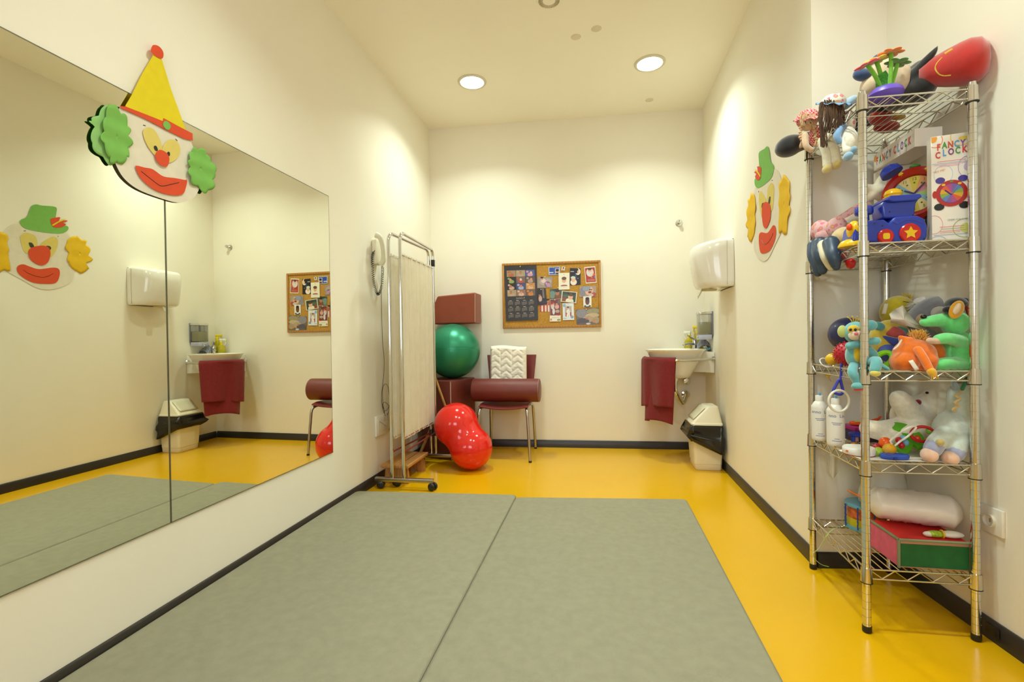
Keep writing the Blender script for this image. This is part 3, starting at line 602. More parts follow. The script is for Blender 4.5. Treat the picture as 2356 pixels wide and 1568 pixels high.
# bottles and cloths on the sink
def spray(px, py, Y, zb, hh, lb, ang, cap, body='d8c81c'):
    t = thing('spray_bottle', lb, 'bottle', 'yellow bottles by the tap'); c = aty(px, py, Y); c.z = zb
    MB().lathe([(.0001, 0), (.036, 0), (.038, .006), (.037, .06), (.032, .09), (.016, hh-.045), (.014, hh-.04), (.0001, hh-.04)], c, seg=22, sx=1.15).build('body', M(body, .2, trans=.35), t)
    MB().lathe([(.016, hh-.05), (.016, hh-.01), (.010, hh-.004), (.0001, hh-.004)], c, seg=18).build('collar', M('e8d012', .3), t)
    d = V((math.cos(ang), math.sin(ang), 0)); h_ = MB(); h_.box(c+V((0, 0, hh+.012))+d*.015, (.06, .022, .022), 0, Euler((0, 0, ang)).to_matrix(), .005)
    h_.cyl(c+V((0, 0, hh-.006)), c+V((0, 0, hh+.01)), .010); h_.limb([c+d*.034+V((0, 0, hh)), c+d*.042+V((0, 0, hh-.025)), c+d*.03+V((0, 0, hh-.045))], .004); h_.build('trigger_head', M(cap, .35), t)
spray(1586, 797, 4.33, .8635, .145, 'yellow spray bottle with white trigger head behind the sink tap', 2.6, 'e8e6da')
spray(1606, 797, 4.365, .8635, .19, 'yellow trigger spray bottle half hidden by the grey cloth', 2.4, 'e8d012', 'd0c018')
def cloth(name, pts, c, mat, lb):
    mb = MB(); rnd = random.Random(3); N_ = 18
    def g(i, j):
        x = (i-.5); y = (j-.5); r_ = math.hypot(x, y); hgt = pts[2]*max(0, 1-1.5*r_)**.7
        return V(c)+V((x*pts[0]*(1-.4*hgt/pts[2]), y*pts[1], hgt+.018*noise.noise(V((i*7, j*7, 1)))+.012))
    mb.grid(g, N_, N_); return one(mb, name, mat, lb, 'cloth', angle=180, solid=.003)
cc_ = aty(1618, 800, 4.26); cc_.z = .8645
cloth('cleaning_cloth', (.13, .11, .10), cc_, M('8d8d98', .9, var=.2, vs=40), 'crumpled grey cleaning cloth beside the tap')
cc_ = aty(1632, 806, 4.20); cc_.z = .863
cloth('sponge_cloth', (.09, .06, .012), cc_, M('78a8b8', .9), 'light blue sponge cloth at the end of the sink plate')

# ================================================================ swing bin
t = thing('waste_bin', 'cream swing-lid waste bin with black liner by the right wall', 'bin'); BIN = M('e3dcc4', .4, var=.02)
x0, x1, y0, y1 = .685, .872, 3.735, 3.955
def rr4(x0, x1, y0, y1, z, r=.02, n=4):
    o = []
    for (cx_, cy_, a0) in ((x1-r, y1-r, 0), (x0+r, y1-r, 90), (x0+r, y0+r, 180), (x1-r, y0+r, 270)):
        for k in range(n+1): a = math.radians(a0+90*k/n); o.append(V((cx_+r*math.cos(a), cy_+r*math.sin(a), z)))
    return o
MB().loft([rr4(x0+.004, x1-.004, y0+.004, y1-.004, .001), rr4(x0, x1, y0, y1, .008), rr4(x0-.002, x1+.001, y0-.002, y1+.002, .045), rr4(x0-.005, x1+.001, y0-.005, y1+.005, .047), rr4(x0-.02, x1+.004, y0-.018, y1+.018, .33)]).build('body', BIN, t)
X0, X1, Y0, Y1 = x0-.026, x1+.004, y0-.02, y1+.02; zl = .345; zt = .468
lid = MB(); lid.loft([rr4(X0, X1, Y0, Y1, zl-.018), rr4(X0-.003, X1+.002, Y0-.003, Y1+.003, zl), rr4(X0+.004, X1-.002, Y0+.003, Y1-.003, zl+.008)] , cap=False)
def lidring(k): # from rim to the roof: roof is the plateau by the wall, the flap slopes to the left
    xa = X0+.004+(x0+.085-X0)*k; xb = X1-.002-.022*k; return rr4(xa, xb, Y0+.003+.02*k, Y1-.003-.02*k, zl+.008+(zt-zl-.008)*k, .02)
lid.loft([lidring(k/4) for k in range(5)]); lid.build('lid', BIN, t, angle=50)
sx_, ex = X0+.018, x0+.075; fl = MB()
def flap(u, v): x = sx_+(ex-sx_)*u; k = (x-X0-.004)/(x0+.085-X0); return V((x-.003, Y0+.03+(Y1-Y0-.06)*v, zl+.010+(zt-zl-.008)*k+.004))
fl.grid(flap, 6, 6); fl.build('swing_flap', M('d8d0b4', .4), t, solid=.004)
def bagr(z, o, amp, sag): # liner turned out over the rim, longer on the wall side
    r_ = rr4(x0-.024-o, x1+.003+min(o, .006), y0-.02-o, y1+.02+o, z, .03, 8); n_ = len(r_)
    return [V((p.x, p.y, p.z-sag*max(0, min(1, (p.x-x0+.02)/(x1-x0)))+amp*noise.noise(p*26))) + V((min(amp*1.0*noise.noise(p*33+V((5, 0, 0))), .002) if p.x > x1-.02 else amp*1.6*noise.noise(p*33+V((5, 0, 0))), amp*1.6*noise.noise(p*31+V((0, 7, 0))), 0)) for p in r_]
MB().loft([bagr(.338, -.002, .001, 0), bagr(.328, .012, .006, .0), bagr(.318, .018, .012, .0), bagr(.30, .022, .018, .02), bagr(.285, .026, .022, .035), bagr(.27, .028, .024, .05), bagr(.255, .03, .024, .065), bagr(.24, .03, .022, .08), bagr(.222, .026, .022, .095), bagr(.22, .006, .004, .09)], cap=False).build('bin_liner', M('12110f', .22, var=.1), t, angle=180)

# ================================================================ pin board
def bz(x, y): return 1140+x/8.254, 580+y/8.254
t = thing('pin_board', 'wood-framed cork pin board hung on the far wall', 'notice board')
EX = V((-FN.y, FN.x, 0)); bL, bR, bB, bT = onfar(1155, 680).x, onfar(1381, 680).x, 1.083, 1.676
def FB(px, py, off): return onfar(*bz(px, py), off)
c0 = onfar(1268, 680); c0.z = (bB+bT)/2; bw = (bR-bL)/EX.x; bh = bT-bB
RBD = Matrix((EX, -FN, V((0, 0, 1)))).transposed()
MB().box(c0+FN*.006, (bw-.02, .010, bh-.02), 0, RBD).build('cork', M('c89640', .9, var=.16, vs=80, kind='cork', bump=.3, bs=400), t)
FRM = M('b9823a', .5, var=.06, kind='wood')
for nm, off, dm in (('frame_rail', V((0, 0, bh/2-.010)), (bw, .018, .020)), ('frame_rail', V((0, 0, -bh/2+.010)), (bw, .018, .020)), ('frame_rail', EX*(-bw/2+.010), (.020, .0178, bh-.04)), ('frame_rail', EX*(bw/2-.010), (.020, .0178, bh-.04))):
    MB().box(c0+FN*.0095+off, dm, 0, RBD, .002).build(nm, FRM, t)
OFF = .0115; _lay = [0]
def pin(p, hexc='e8d84a'):
    n = len([o for o in bpy.data.objects if o.name.startswith('push_pin')])
    return p
def photo(quad, bg, blobs, label, border=None, cat='photo', name='pinned_photo', extra=None, lay=None):
    """quad: corners tl,tr,br,bl in board zoom pixels; blobs: (u, v, ru, rv, colour[, rect])"""
    _lay[0] += 1; o_ = OFF+(.0006+.0009*(_lay[0] % 6) if lay is None else lay)
    Q = [FB(x, y, o_) for x, y in quad]
    def at(u, v, k=0): return (Q[0]*(1-u)+Q[1]*u)*(1-v)+(Q[3]*(1-u)+Q[2]*u)*v+FN*(.0004+k*.00006)
    mb = MB(); mats = [M(border or bg, .35, var=.02)]; mb.prism([q for q in Q], FN*.0004)
    def col(c):
        mt = M(c, .35, var=.12, vs=90)
        if mt not in mats: mats.append(mt)
        return mats.index(mt)
    k = 1
    if border: b = .06; mb.add([at(b, b, k), at(1-b, b, k), at(1-b, 1-b, k), at(b, 1-b, k)], [[0, 1, 2, 3]], col(bg)); k += 1
    lo_, hi_ = (.06, .94) if border else (0, 1)
    for bl in blobs:
        u, v, ru, rv, c = bl[:5]; k += 1; cl = lambda x: min(hi_, max(lo_, x))
        if len(bl) > 5: P = [(u-ru, v-rv), (u+ru, v-rv), (u+ru, v+rv), (u-ru, v+rv)]
        else: P = [(u+ru*math.cos(a), v+rv*math.sin(a)) for a in (2*math.pi*i/16 for i in range(16))]
        mb.add([at(cl(a), cl(b_), k) for a, b_ in P], [list(range(len(P)))], col(c))
    if extra: extra(mb, at, col)
    return one(mb, name, mats, label, cat, 'photos and cards pinned on the cork board' if cat == 'photo' else None)
SK, SK2, SK3, HR = 'c98f6a', 'b07850', 'e0b090', '2a1c16'
def cal(mb, at, col):
    tints = [('a08468', 'b0623c', SK2), ('a8937a', 'b09a80', SK2), ('4a5a9a', 'c890a8', SK3), ('20201f', '8aa060', SK), ('706258', 'b84a3c', 'd0c4b4'), ('5c4a40', 'a89088', SK), ('241e1a', 'c8a090', SK2), ('3c4a84', '9fb0c8', 'd07060'), ('c08a50', 'd8a878', SK), ('a89878', 'b89a80', SK2), ('9a6a58', 'd0b0a0', SK), ('6a5a50', 'd07a2a', SK2)]
    for i, (b, c1, c2) in enumerate(tints):
        r_, c_ = divmod(i, 3); u0, v0 = .075+c_*.292, .085+r_*.118
        mb.add([at(u0, v0, 3), at(u0+.28, v0, 3), at(u0+.28, v0+.114, 3), at(u0, v0+.114, 3)], [[0, 1, 2, 3]], col(b))
        for (cu, cv, ru, rv, cc) in ((u0+.14, v0+.085, .085, .035, c1), (u0+.14+.03*((i*7) % 3-1), v0+.05, .035, .026, c2), (u0+.06, v0+.03, .04, .02, c1), (u0+.14+.03*((i*7) % 3-1), v0+.032, .034, .012, '33241c')):
            mb.add([at(min(u0+.28, max(u0, cu+ru*math.cos(a))), min(v0+.114, max(v0, cv+rv*math.sin(a))), 4+(cc == c2)) for a in (2*math.pi*j/14 for j in range(14))], [list(range(14))], col(cc))
    eu, ev = (at(1, .5)-at(0, .5)), (at(.5, 0)-at(.5, 1))
    mb.text('2007', None, eu, ev, 1, col('a89a90'), fn=lambda x, y: at(.33+x*.105*.9*1.55-.0, .607-y*.042, 6), align='LEFT')
    for i in range(12):
        r_, c_ = divmod(i, 4); u0, v0 = .085+c_*.215, .63+r_*.115
        mb.add([at(u0+.04, v0, 5), at(u0+.12, v0, 5), at(u0+.12, v0+.007, 5), at(u0+.04, v0+.007, 5)], [[0, 1, 2, 3]], col('d8cfc0'))
        for k in range(6):
            for j in range(7):
                if (k == 0 and j < (i*3) % 7) or (k == 5 and j > (i*2) % 5): continue
                a, b = u0+j*.0235, v0+.016+k*.0125; mb.add([at(a, b, 5), at(a+.015, b, 5), at(a+.015, b+.007, 5), at(a, b+.007, 5)], [[0, 1, 2, 3]], col('8f8478'))
photo([(162, 262), (775, 242), (808, 1285), (200, 1308)], '2b2a2e', [], 'dark photo calendar for 2007 pinned at the board end nearest the privacy screen', cat='calendar', name='wall_calendar', extra=cal, lay=.0062)
def scribble(rows, c, u0, u1, h=.018):
    def f(mb, at, col):
        for v in rows: mb.add([at(u0, v, 9), at(u1, v, 9), at(u1, v+h, 9), at(u0, v+h, 9)], [[0, 1, 2, 3]], col(c))
    return f
photo([(795, 465), (1083, 465), (1075, 668), (790, 680)], '9c8e86', [(.55, .45, .4, .35, 'b0a298'), (.42, .35, .16, .2, 'd8c4c8'), (.3, .15, .1, .14, SK), (.3, .08, .1, .08, HR), (.68, .68, .2, .26, '8a5a80'), (.75, .75, .14, .18, 'b890ac'), (.6, .6, .06, .1, 'c89abc')], 'grey photo of a baby beside a purple flowered cloth, under a yellow pin')
photo([(1005, 282), (1228, 272), (1222, 430), (1012, 432)], '3a58b0', [(.25, .45, .22, .3, '2c4aa8'), (.22, .7, .2, .06, 'c8d0e0', 1), (.76, .55, .2, .36, 'a8b4cc', 1), (.76, .62, .13, .2, SK), (.76, .42, .14, .16, HR), (.76, .85, .16, .1, '30303c')], 'blue identity card with a small portrait of a dark-haired child', border='c8cede')
photo([(1262, 268), (1328, 278), (1310, 350), (1248, 342)], 'd8cdbc', [(.5, .5, .2, .24, SK), (.5, .3, .22, .16, HR), (.5, .85, .3, .14, 'b0a8a4')], 'tiny passport portrait pinned askew beside the blue card', border='e8e2d4')
photo([(1197, 395), (1405, 388), (1407, 705), (1200, 712)], 'eae4d0', [(.5, .78, .34, .08, 'd8c8b8'), (.5, .76, .3, .05, 'a05a50'), (.5, .81, .3, .02, 'e8e0d4'), (.5, .45, .2, .15, SK3), (.5, .33, .22, .10, '6a4a34'), (.5, .09, .03, .02, '5a5a50')], 'white card with a small cut-out child in a striped shirt')
photo([(1413, 300), (1615, 305), (1617, 620), (1413, 628)], '17171f', [(.55, .45, .07, .4, '3a4468'), (.75, .2, .24, .2, 'e8e2d0'), (.62, .14, .2, .17, '17171f'), (.78, .22, .1, .1, SK3), (.35, .82, .3, .18, 'e8dcd4'), (.32, .66, .2, .15, SK3), (.3, .55, .22, .08, 'c8d4c8'), (.75, .6, .03, .02, 'd8d8d8'), (.22, .2, .16, .02, 'c8c8c8', 1)], 'black card with a white crescent moon and a baby in a pale cap', cat='photo')
photo([(1683, 285), (1893, 262), (1923, 578), (1715, 595)], 'a83428', [(.48, .35, .34, .26, 'd8d0cc'), (.48, .22, .18, .12, SK3), (.48, .14, .18, .08, '5a3c38'), (.8, .5, .1, .07, 'e06a30'), (.85, .65, .08, .06, '6a7ab0'), (.6, .66, .08, .06, 'd0703a')], 'red greeting card with a white oval portrait, at the upper corner of the board', border='e8dccc', extra=scribble([.76, .81, .86], 'd89a84', .2, .85))
photo([(1600, 650), (1915, 635), (1912, 840), (1590, 850)], 'a89488', [(.2, .5, .2, .5, '8a8490'), (.58, .45, .24, .4, SK3), (.42, .2, .24, .3, '9098ac'), (.62, .35, .05, .05, '3a2c28'), (.72, .35, .04, .05, '3a2c28'), (.62, .58, .1, .1, '7a3a34'), (.85, .8, .16, .2, 'b04a44'), (.7, .85, .14, .14, 'c8bcb4')], 'close-up photo of a laughing baby in a grey hood')
photo([(1665, 838), (1823, 830), (1825, 1040), (1668, 1045)], 'e4e2dc', [(.5, .45, .26, .36, '6a4230'), (.5, .22, .24, .14, '2c1e18'), (.42, .42, .04, .03, '1c1410'), (.6, .42, .04, .03, '1c1410'), (.5, .9, .44, .1, '3a3a44'), (.5, .85, .2, .08, 'dcdce0')], 'small passport portrait of a child on a white ground, below the laughing baby')
photo([(1035, 700), (1250, 690), (1245, 870), (1040, 880)], '3c5a54', [(.2, .6, .3, .4, '6a8a84'), (.7, .8, .32, .3, '7a4a2c'), (.66, .42, .17, .28, SK2), (.66, .2, .18, .16, HR), (.5, .1, .3, .1, '2c3c34')], 'photo of a dark-haired child in a brown top against teal green')
photo([(795, 690), (950, 685), (980, 985), (805, 1005)], '1d1b20', [(.7, .3, .12, .3, '7a706a', 1), (.85, .3, .08, .3, '35302e', 1), (.3, .62, .2, .2, 'c8a09a'), (.25, .4, .12, .09, SK2), (.25, .32, .12, .06, HR), (.6, .85, .4, .1, '2a2a38')], 'dark upright photo of a child in pink beside a pale curtain', lay=.0058)
photo([(838, 890), (1025, 880), (1030, 1130), (842, 1125)], 'b84438', [(.25, .75, .08, .25, 'e4d8d0', 1), (.6, .75, .08, .25, 'e4d8d0', 1), (.9, .75, .08, .25, 'e4d8d0', 1), (.6, .4, .3, .1, 'd07a50'), (.85, .15, .16, .16, SK2), (.8, .05, .2, .1, HR)], 'red and white striped photo half hidden under the dark photo', lay=.0007)
photo([(1262, 728), (1552, 755), (1532, 968), (1240, 935)], '39463c', [(.2, .75, .25, .16, '8a4a34'), (.3, .45, .3, .14, '4f6650'), (.56, .85, .26, .24, 'e4e0cc'), (.6, .5, .16, .24, SK3), (.6, .3, .18, .14, '5a4430'), (.45, .2, .06, .06, HR), (.76, .22, .06, .06, HR)], 'tilted white-edged photo of a child in white on dark green', border='dcd8c8', lay=.0052)
photo([(1035, 893), (1240, 880), (1238, 1312), (1030, 1315)], 'e9e4d4', [(.5, .37, .48, .36, '7a3a3a', 1), (.25, .3, .16, .16, 'd0c8d0'), (.22, .2, .12, .07, 'b03030'), (.22, .27, .08, .05, SK3), (.65, .35, .2, .1, 'd0a0a0'), (.62, .25, .1, .06, SK), (.85, .15, .14, .1, '6a6258'), (.7, .55, .2, .07, 'b0a890'), (.8, .68, .2, .06, '9a2a2c'), (.35, .55, .12, .14, 'd8d4dc'), (.82, .93, .14, .045, '3c5a2a'), (.82, .93, .09, .028, 'c8b84a'), (.12, .91, .08, .05, SK)], 'tall card with a red festive group photo above a white strip', lay=.0045, extra=scribble([.80, .83], 'c8b8a0', .2, .85, .008))
photo([(1273, 970), (1485, 963), (1495, 1283), (1280, 1290)], 'dde2ea', [(.16, .13, .14, .1, '8ab0d8'), (.82, .82, .14, .09, '7a9ac8'), (.2, .9, .16, .05, 'b8c8e0'), (.5, .48, .3, .3, 'b8aca4', 1), (.5, .55, .17, .2, 'e4e0e0'), (.33, .68, .05, .12, 'b03a4a', 1), (.7, .66, .05, .12, 'b03a4a', 1), (.48, .3, .1, .07, SK3), (.48, .24, .1, .04, '4a3428'), (.4, .75, .06, .12, 'e8e4e4'), (.6, .75, .06, .12, 'e8e4e4')], 'pale blue-cornered card with a baby in white seated')
photo([(1522, 1092), (1960, 1050), (1985, 1380), (1550, 1393)], '6f665c', [(.25, .25, .26, .28, '8a8690'), (.75, .18, .3, .16, '9a9070'), (.7, .42, .3, .14, 'c0ac88'), (.5, .62, .24, .2, 'b09a84'), (.85, .7, .14, .2, 'a89478'), (.25, .75, .3, .2, '54505c'), (.45, .6, .05, .06, 'b86a50'), (.75, .75, .08, .1, 'b88a60'), (.3, .92, .3, .08, '6a5a58'), (.5, .9, .1, .06, 'c8c8d8')], 'large dim grey photo with a pale streak at the lower corner of the board')  # flat colour blobs, with a pale streak among them
for px, py, lb in [(470, 272, 'yellow push pin holding the calendar'), (937, 470, 'yellow push pin on the purple-cloth photo'), (1103, 285, 'yellow push pin on the blue card'), (865, 705, 'pale push pin on the dark upright photo'), (1188, 672, 'pale push pin between the white card and the teal photo'), (1128, 905, 'pale push pin on the festive card'), (1380, 978, 'pale push pin on the blue-cornered card'), (1725, 1082, 'pale push pin on the grey streaked photo')]:
    p = FB(px, py, OFF+.0064); one(MB().lathe([(.0001, 0), (.0012, 0), (.0014, .003), (.0046, .004), (.005, .006), (.0035, .0085), (.0001, .009)], p, FN, seg=14), 'push_pin', M('e4d23a' if 'yellow' in lb else 'd8d4b0', .25), lb, 'pin', 'push pins on the cork board')

# ================================================================ wire rack in the recess
F_, L_, R_, C_ = V((.866, 1.785, 0)), V((.880, 2.232, 0)), V((1.185, 1.790, 0)), V((1.172, 2.243, 0))
ZS = [1.777, 1.297, .873, .569, .213]
t = thing('shelving_rack', 'chrome wire shelving rack with five shelves standing in the wall recess', 'shelf unit')
RAIL = M('cfcbc0', .2, 1, var=.03)
for q in (F_, L_, R_, C_):
    pr = [(.0001, .012), (.0125, .012)]; z = .03
    while z < 1.775: pr += [(.0125, z-.0012), (.0113, z-.0008), (.0113, z+.0008), (.0125, z+.0012)]; z += .0254
    pr += [(.0125, 1.785), (.011, 1.795), (.006, 1.799), (.0001, 1.80)]
    po = MB().lathe(pr, q, seg=18).build('post', CHROME, t, angle=30)
    MB().lathe([(.0001, .0005), (.012, .0005), (.014, .003), (.014, .022), (.0001, .022)], q, seg=18).build('foot', BLACK, po)
for z in ZS:
    mb = MB(); zl = z-.034
    for a, b in ((F_, R_), (R_, C_), (C_, L_), (L_, F_)):
        d = (b-a).normalized(); n = V((-d.y, d.x, 0)); a2, b2 = a+d*.010+V((0, 0, z-.003)), b-d*.010+V((0, 0, z-.003)); L = (b2-a2).length
        mb.tube([a2, b2], .003, seg=8); mb.tube([a2-V((0, 0, .031)), b2-V((0, 0, .031))], .0028, seg=8)
        k = max(4, round(L/.036)); zz = [a2+d*(L*i/k)-V((0, 0, .029 if i % 2 else .002)) for i in range(k+1)]; mb.tube(zz, .0021, seg=6)
    for i in range(1, 13): s_ = i/13; mb.tube([F_.lerp(R_, s_)+V((0, 0, z-.001)), L_.lerp(C_, s_)+V((0, 0, z-.001))], .0017, seg=6)
    for s_ in (.33, .67): mb.tube([F_.lerp(L_, s_)+V((0, 0, z-.005)), R_.lerp(C_, s_)+V((0, 0, z-.005))], .0026, seg=6)
    sh = mb.build('wire_shelf', RAIL, t)
    for q in (F_, L_, R_, C_):
        MB().lathe([(.0128, z-.044), (.0172, z-.044), (.0160, z+.004), (.0128, z+.004)], q, seg=18).build('corner_sleeve', RAIL, sh)
        MB().lathe([(.0128, z-.047), (.0178, z-.047), (.0178, z-.0445), (.0128, z-.0445)], q, seg=18).build('retaining_ring', BLACK, sh)

# ---------------------------------------------------------------- helpers for the toys
EYE_ = M('0c0a08', .1)
def el(mb, px, py, Y, rx, ry, dp=None, mi=0, rot=0):
    p = aty(px, py, Y); k = mpp(p); return mb.ell(p, (rx*k/1.2, (dp*k if dp > 1 else dp) if dp else min(rx, ry)*k, ry*k), mi, rot=(0, math.radians(rot), 0))
def lb(mb, pts, r0, r1=None, mi=0):
    P = [aty(*q) for q in pts]; k = mpp(P[0]); return mb.limb(P, (r0*k, (r1 if r1 else r0)*k), mi)
def ball(px, py, Y, r, mat, name, label, cat='ball', group=None, **kw):
    p = aty(px, py, Y); return one(MB().ell(p, r*mpp(p), seg=32, ring=20), name, mat, label, cat, group, **kw)
def tuft(mb, c, n, l, r, spread, up=V((0, 0, 1)), seed=1):
    rn_ = random.Random(seed)
    for _ in range(n):
        d = (up+V((rn_.uniform(-1, 1), rn_.uniform(-1, 1), rn_.uniform(-.6, .6)))*spread).normalized(); s_ = V(c)+V((rn_.uniform(-1, 1), rn_.uniform(-1, 1), rn_.uniform(-.5, .5)))*r
        mb.tube([s_, s_+d*l*.6, s_+d*l+V((rn_.uniform(-1, 1), 0, -.3))*l*.2], [l*.07, l*.06, l*.01], seg=4)

# ---------------------------------------------------------------- top shelf
t = thing('plush_toy', 'large red and black plush toy lying across the top shelf of the rack', 'plush toy')
mb = MB(); r0, r1 = aty(2140, 168, 1.875), aty(2226, 144, 1.825); ax = (r1-r0)
mb.lathe([(.0001, -.03), (.030, -.028), (.044, 0), (.058, .04), (.068, .075), (.072, .10), (.066, .125), (.045, .143), (.0001, .148)], r0+V((0, 0, .0)), ax, seg=32, sx=1.0)
mb.build('red_body', plush('b81e14'), t, angle=180)
RBODY = [(-.03, .0), (0, .044), (.04, .058), (.075, .068), (.10, .072), (.125, .066), (.148, .0)]
def onbody(x, y):                                # the stitched line, pressed on to the surface of the body
    d_ = ray(x, y).normalized(); axn = ax.normalized(); s_ = 1.4
    while s_ < 2.6:
        q = EYE+d_*s_; h_ = (q-r0).dot(axn)
        for (h0, a0), (h1, a1) in zip(RBODY, RBODY[1:]):
            if h0 <= h_ <= h1 and (q-r0-axn*h_).length <= a0+(a1-a0)*(h_-h0)/(h1-h0): return q
        s_ += .0015
    return None
for nm, pts, w_, hx in (('yellow_stitching', [(2168, 132), (2156, 145), (2152, 158), (2160, 170), (2172, 174), (2188, 173)], .0022, 'd8b02a'), ('yellow_patch', [(2174, 124), (2182, 119), (2190, 114)], .004, 'e0b820')):
    Q = [q for q in (onbody(v.x, v.y) for v in spl([V((x, y, 0)) for x, y in pts], 4)) if q]
    if len(Q) > 2: MB().tube(Q, w_, seg=6).build(nm, plush(hx), t)
mb = MB(); el(mb, 2114, 180, 1.93, 30, 38, 40); lb(mb, [(2085, 195, 1.95), (2060, 215, 2.02), (2010, 260, 2.10)], 36, 24); lb(mb, [(2120, 200, 1.90), (2105, 215, 1.92), (2060, 230, 1.98)], 30, 26)
lb(mb, [(2105, 175, 1.90), (2132, 140, 1.86), (2157, 108, 1.84)], 18, 4); lb(mb, [(2010, 262, 2.12), (1930, 300, 2.17), (1870, 320, 2.19)], 22, 18)
mb.build('black_limbs', plush('121112'), t, voxel=.006)
mb = MB(); p = aty(1816, 336, 2.20); mb.ell(p, (.058, .05, .043), rot=(0, math.radians(-18), 0)); lb(mb, [(1830, 332, 2.20), (1865, 320, 2.20)], 20, 18); mb.build('black_foot', plush('151416'), t, voxel=.006)
mb = MB(); el(mb, 2040, 178, 1.97, 50, 40, 40); el(mb, 2070, 176, 1.915, 24, 38); el(mb, 2000, 200, 1.97, 22, 24); mb.build('cream_head', plush('dcc4a4'), t, voxel=.005)
mb = MB(); el(mb, 1985, 172, 1.96, 26, 14, rot=12); mb.build('blue_trim', plush('2f4a7a'), t, voxel=.004); mb = MB(); el(mb, 2030, 132, 2.0, 30, 12, rot=-15); mb.build('blue_trim', plush('2f4a7a'), t, voxel=.004)
mb = MB(); el(mb, 2025, 268, 2.08, 30, 20); el(mb, 2040, 292, 2.12, 34, 14); mb.build('red_trim', plush('a81a14'), t, voxel=.005)
mb = MB(); el(mb, 2062, 268, 2.12, 24, 8, rot=8); mb.build('yellow_trim', plush('c89a20'), t)
t = thing('toy_flowerpot', 'toy flower bunch in a purple pot on the top shelf', 'toy'); Yp = 1.845
p = aty(2037, 240, Yp); p.z = ZS[0]+.001; k = mpp(p)
MB().lathe([(.0001, 0), (.030, .001), (.046, .012), (.052, .026), (.048, .038), (.040, .046), (.0001, .050)], p, seg=28).build('pot', M('6a4fc0', .4), t)
top = p+V((0, 0, .046)); G = plush('6fb81e')
st = [((-.012, 0, 0), (-.060, -.01, .085)), ((.0, .01, 0), (-.022, .01, .105)), ((.008, -.01, 0), (.012, -.012, .115)), ((.018, .005, 0), (.038, .0, .085))]
cols = [('d82848', 'e8c020', 'e06a1c'), ('e8c81c', 'e8a018', '30507a'), ('f08018', 'e05a48', 'e86a20'), ('4c8a1c', 'd86020', '3a6a1a')]
for (a, b), cc in zip(st, cols):
    a, b = top+V(a), top+V(b); sm = MB().tube(spl([a, a.lerp(b, .5)+V((0, -.004, .004)), b], 5), .0065, seg=8).build('stem', G, t)
    nrm = (b-a).normalized()*.6+V((b.x-top.x, -.0, 0))*3+V((0, -.1, .8)); u, w_, n = frame(nrm); fl = MB()
    for j in range(6): an = 2*math.pi*j/6; RM = Matrix((u*math.cos(an)+w_*math.sin(an), -u*math.sin(an)+w_*math.cos(an), n)).transposed(); fl.ell(b+(u*math.cos(an)+w_*math.sin(an))*.021, (.018, .0125, .0045), 0, RM, 12, 8)
    fl.ell(b+n*.005, (.012, .012, .006), 1, Matrix((u, w_, n)).transposed(), 14, 8); fl.build('flower', [plush(cc[0]), plush(cc[1])], t)
mb = MB(); mb.prism([top+V(q) for q in ((-.03, -.008, -.002), (.012, -.008, -.002), (.016, -.006, .03), (.0, -.004, .062), (-.028, -.004, .045))], (0, .006, 0)); mb.build('leaf', M('3f8a2c', .9, var=.4, vs=160), t)

def doll(t, hx, hy, Y, hr, hat, hatbrim, hair, dress, skin, legs, shoes, arms, braids, body):
    mb = MB(); el(mb, hx, hy, Y, hr*1.05, hr); mb.build('head', plush(skin), t)
    b = MB(); el(b, *body[0], Y+.01, *body[1]); b.build('dress', M(*dress[0], **dress[1]), t, angle=180)
    h = MB(); p = aty(hx, hy, Y); k = mpp(p); c = p+V((0, .006, hr*k*.35)); R = hr*k*1.12
    h.ell(c, (R*1.02, R*1.0, R*.86), rot=(math.radians(-14), 0, 0)); h.build('bonnet', M(*hat[0], **hat[1]), t)
    br = MB(); n = 40; ctr = p+V((0, -.006, hr*k*.38)); tilt = Euler((math.radians(24), math.radians(hatbrim[1]), 0)).to_matrix()
    br.grid(lambda i, j: ctr+tilt @ V((math.cos(2*math.pi*i)*(R*.93+R*.42*j), math.sin(2*math.pi*i)*(R*.85+R*.42*j), .004*math.sin(i*2*math.pi*9)*j-.004*j)), n, 3)
    br.build('brim', hatbrim[0], t, solid=.0015, angle=180)
    hm = MB(); rn_ = random.Random(4)
    for q in hair[1]:
        for _ in range(hair[2]):
            dx, dy = rn_.uniform(-1, 1)*hair[3], rn_.uniform(-1, 1)*hair[3]*.4
            hm.tube(spl([aty(x+dx*(1-.35*i/len(q))+rn_.uniform(-1, 1)*hair[4], y+dy, Y-.030+rn_.uniform(-.006, .006)+yo) for i, (x, y, yo) in enumerate(q)], 3), .0018, seg=4)
    hm.build('hair', M(hair[0], .8, var=.25, vs=120), t)
    for bq in braids:
        m_ = MB(); Q = spl([aty(x, y, Y-.02) for x, y in bq], 5)
        for i, q in enumerate(Q[:-4]): m_.ell(q+V((.002*(-1)**i, 0, 0)), (.0068, .006, .0055), 0, (0, .5*(-1)**i, 0), 8, 6)
        tuft(m_, Q[-4], 22, .022, .004, .35, V((0, 0, -1))); m_.build('braid', M(hair[0], .8, var=.25, vs=120), t)
    for lq in legs: m_ = MB(); lb(m_, lq[0], *lq[1]); m_.build('leg', plush(lq[2]), t)
    for sx_, sy_, so in shoes: m_ = MB(); el(m_, sx_, sy_, Y+so, 11, 10, 15); m_.build('shoe', plush(shoes_c[0]), t)
    for aq in arms: m_ = MB(); lb(m_, aq[0], *aq[1]); m_.build('arm', plush(aq[2]), t)
    for dx in (-.42, .30): q = aty(hx+dx*hr, hy+hr*.12, Y-hr*k*.93); MB().ell(q, .0036, 0, None, 10, 8).build('eye', EYE_, t)
    return t
shoes_c = ['d8c47a']
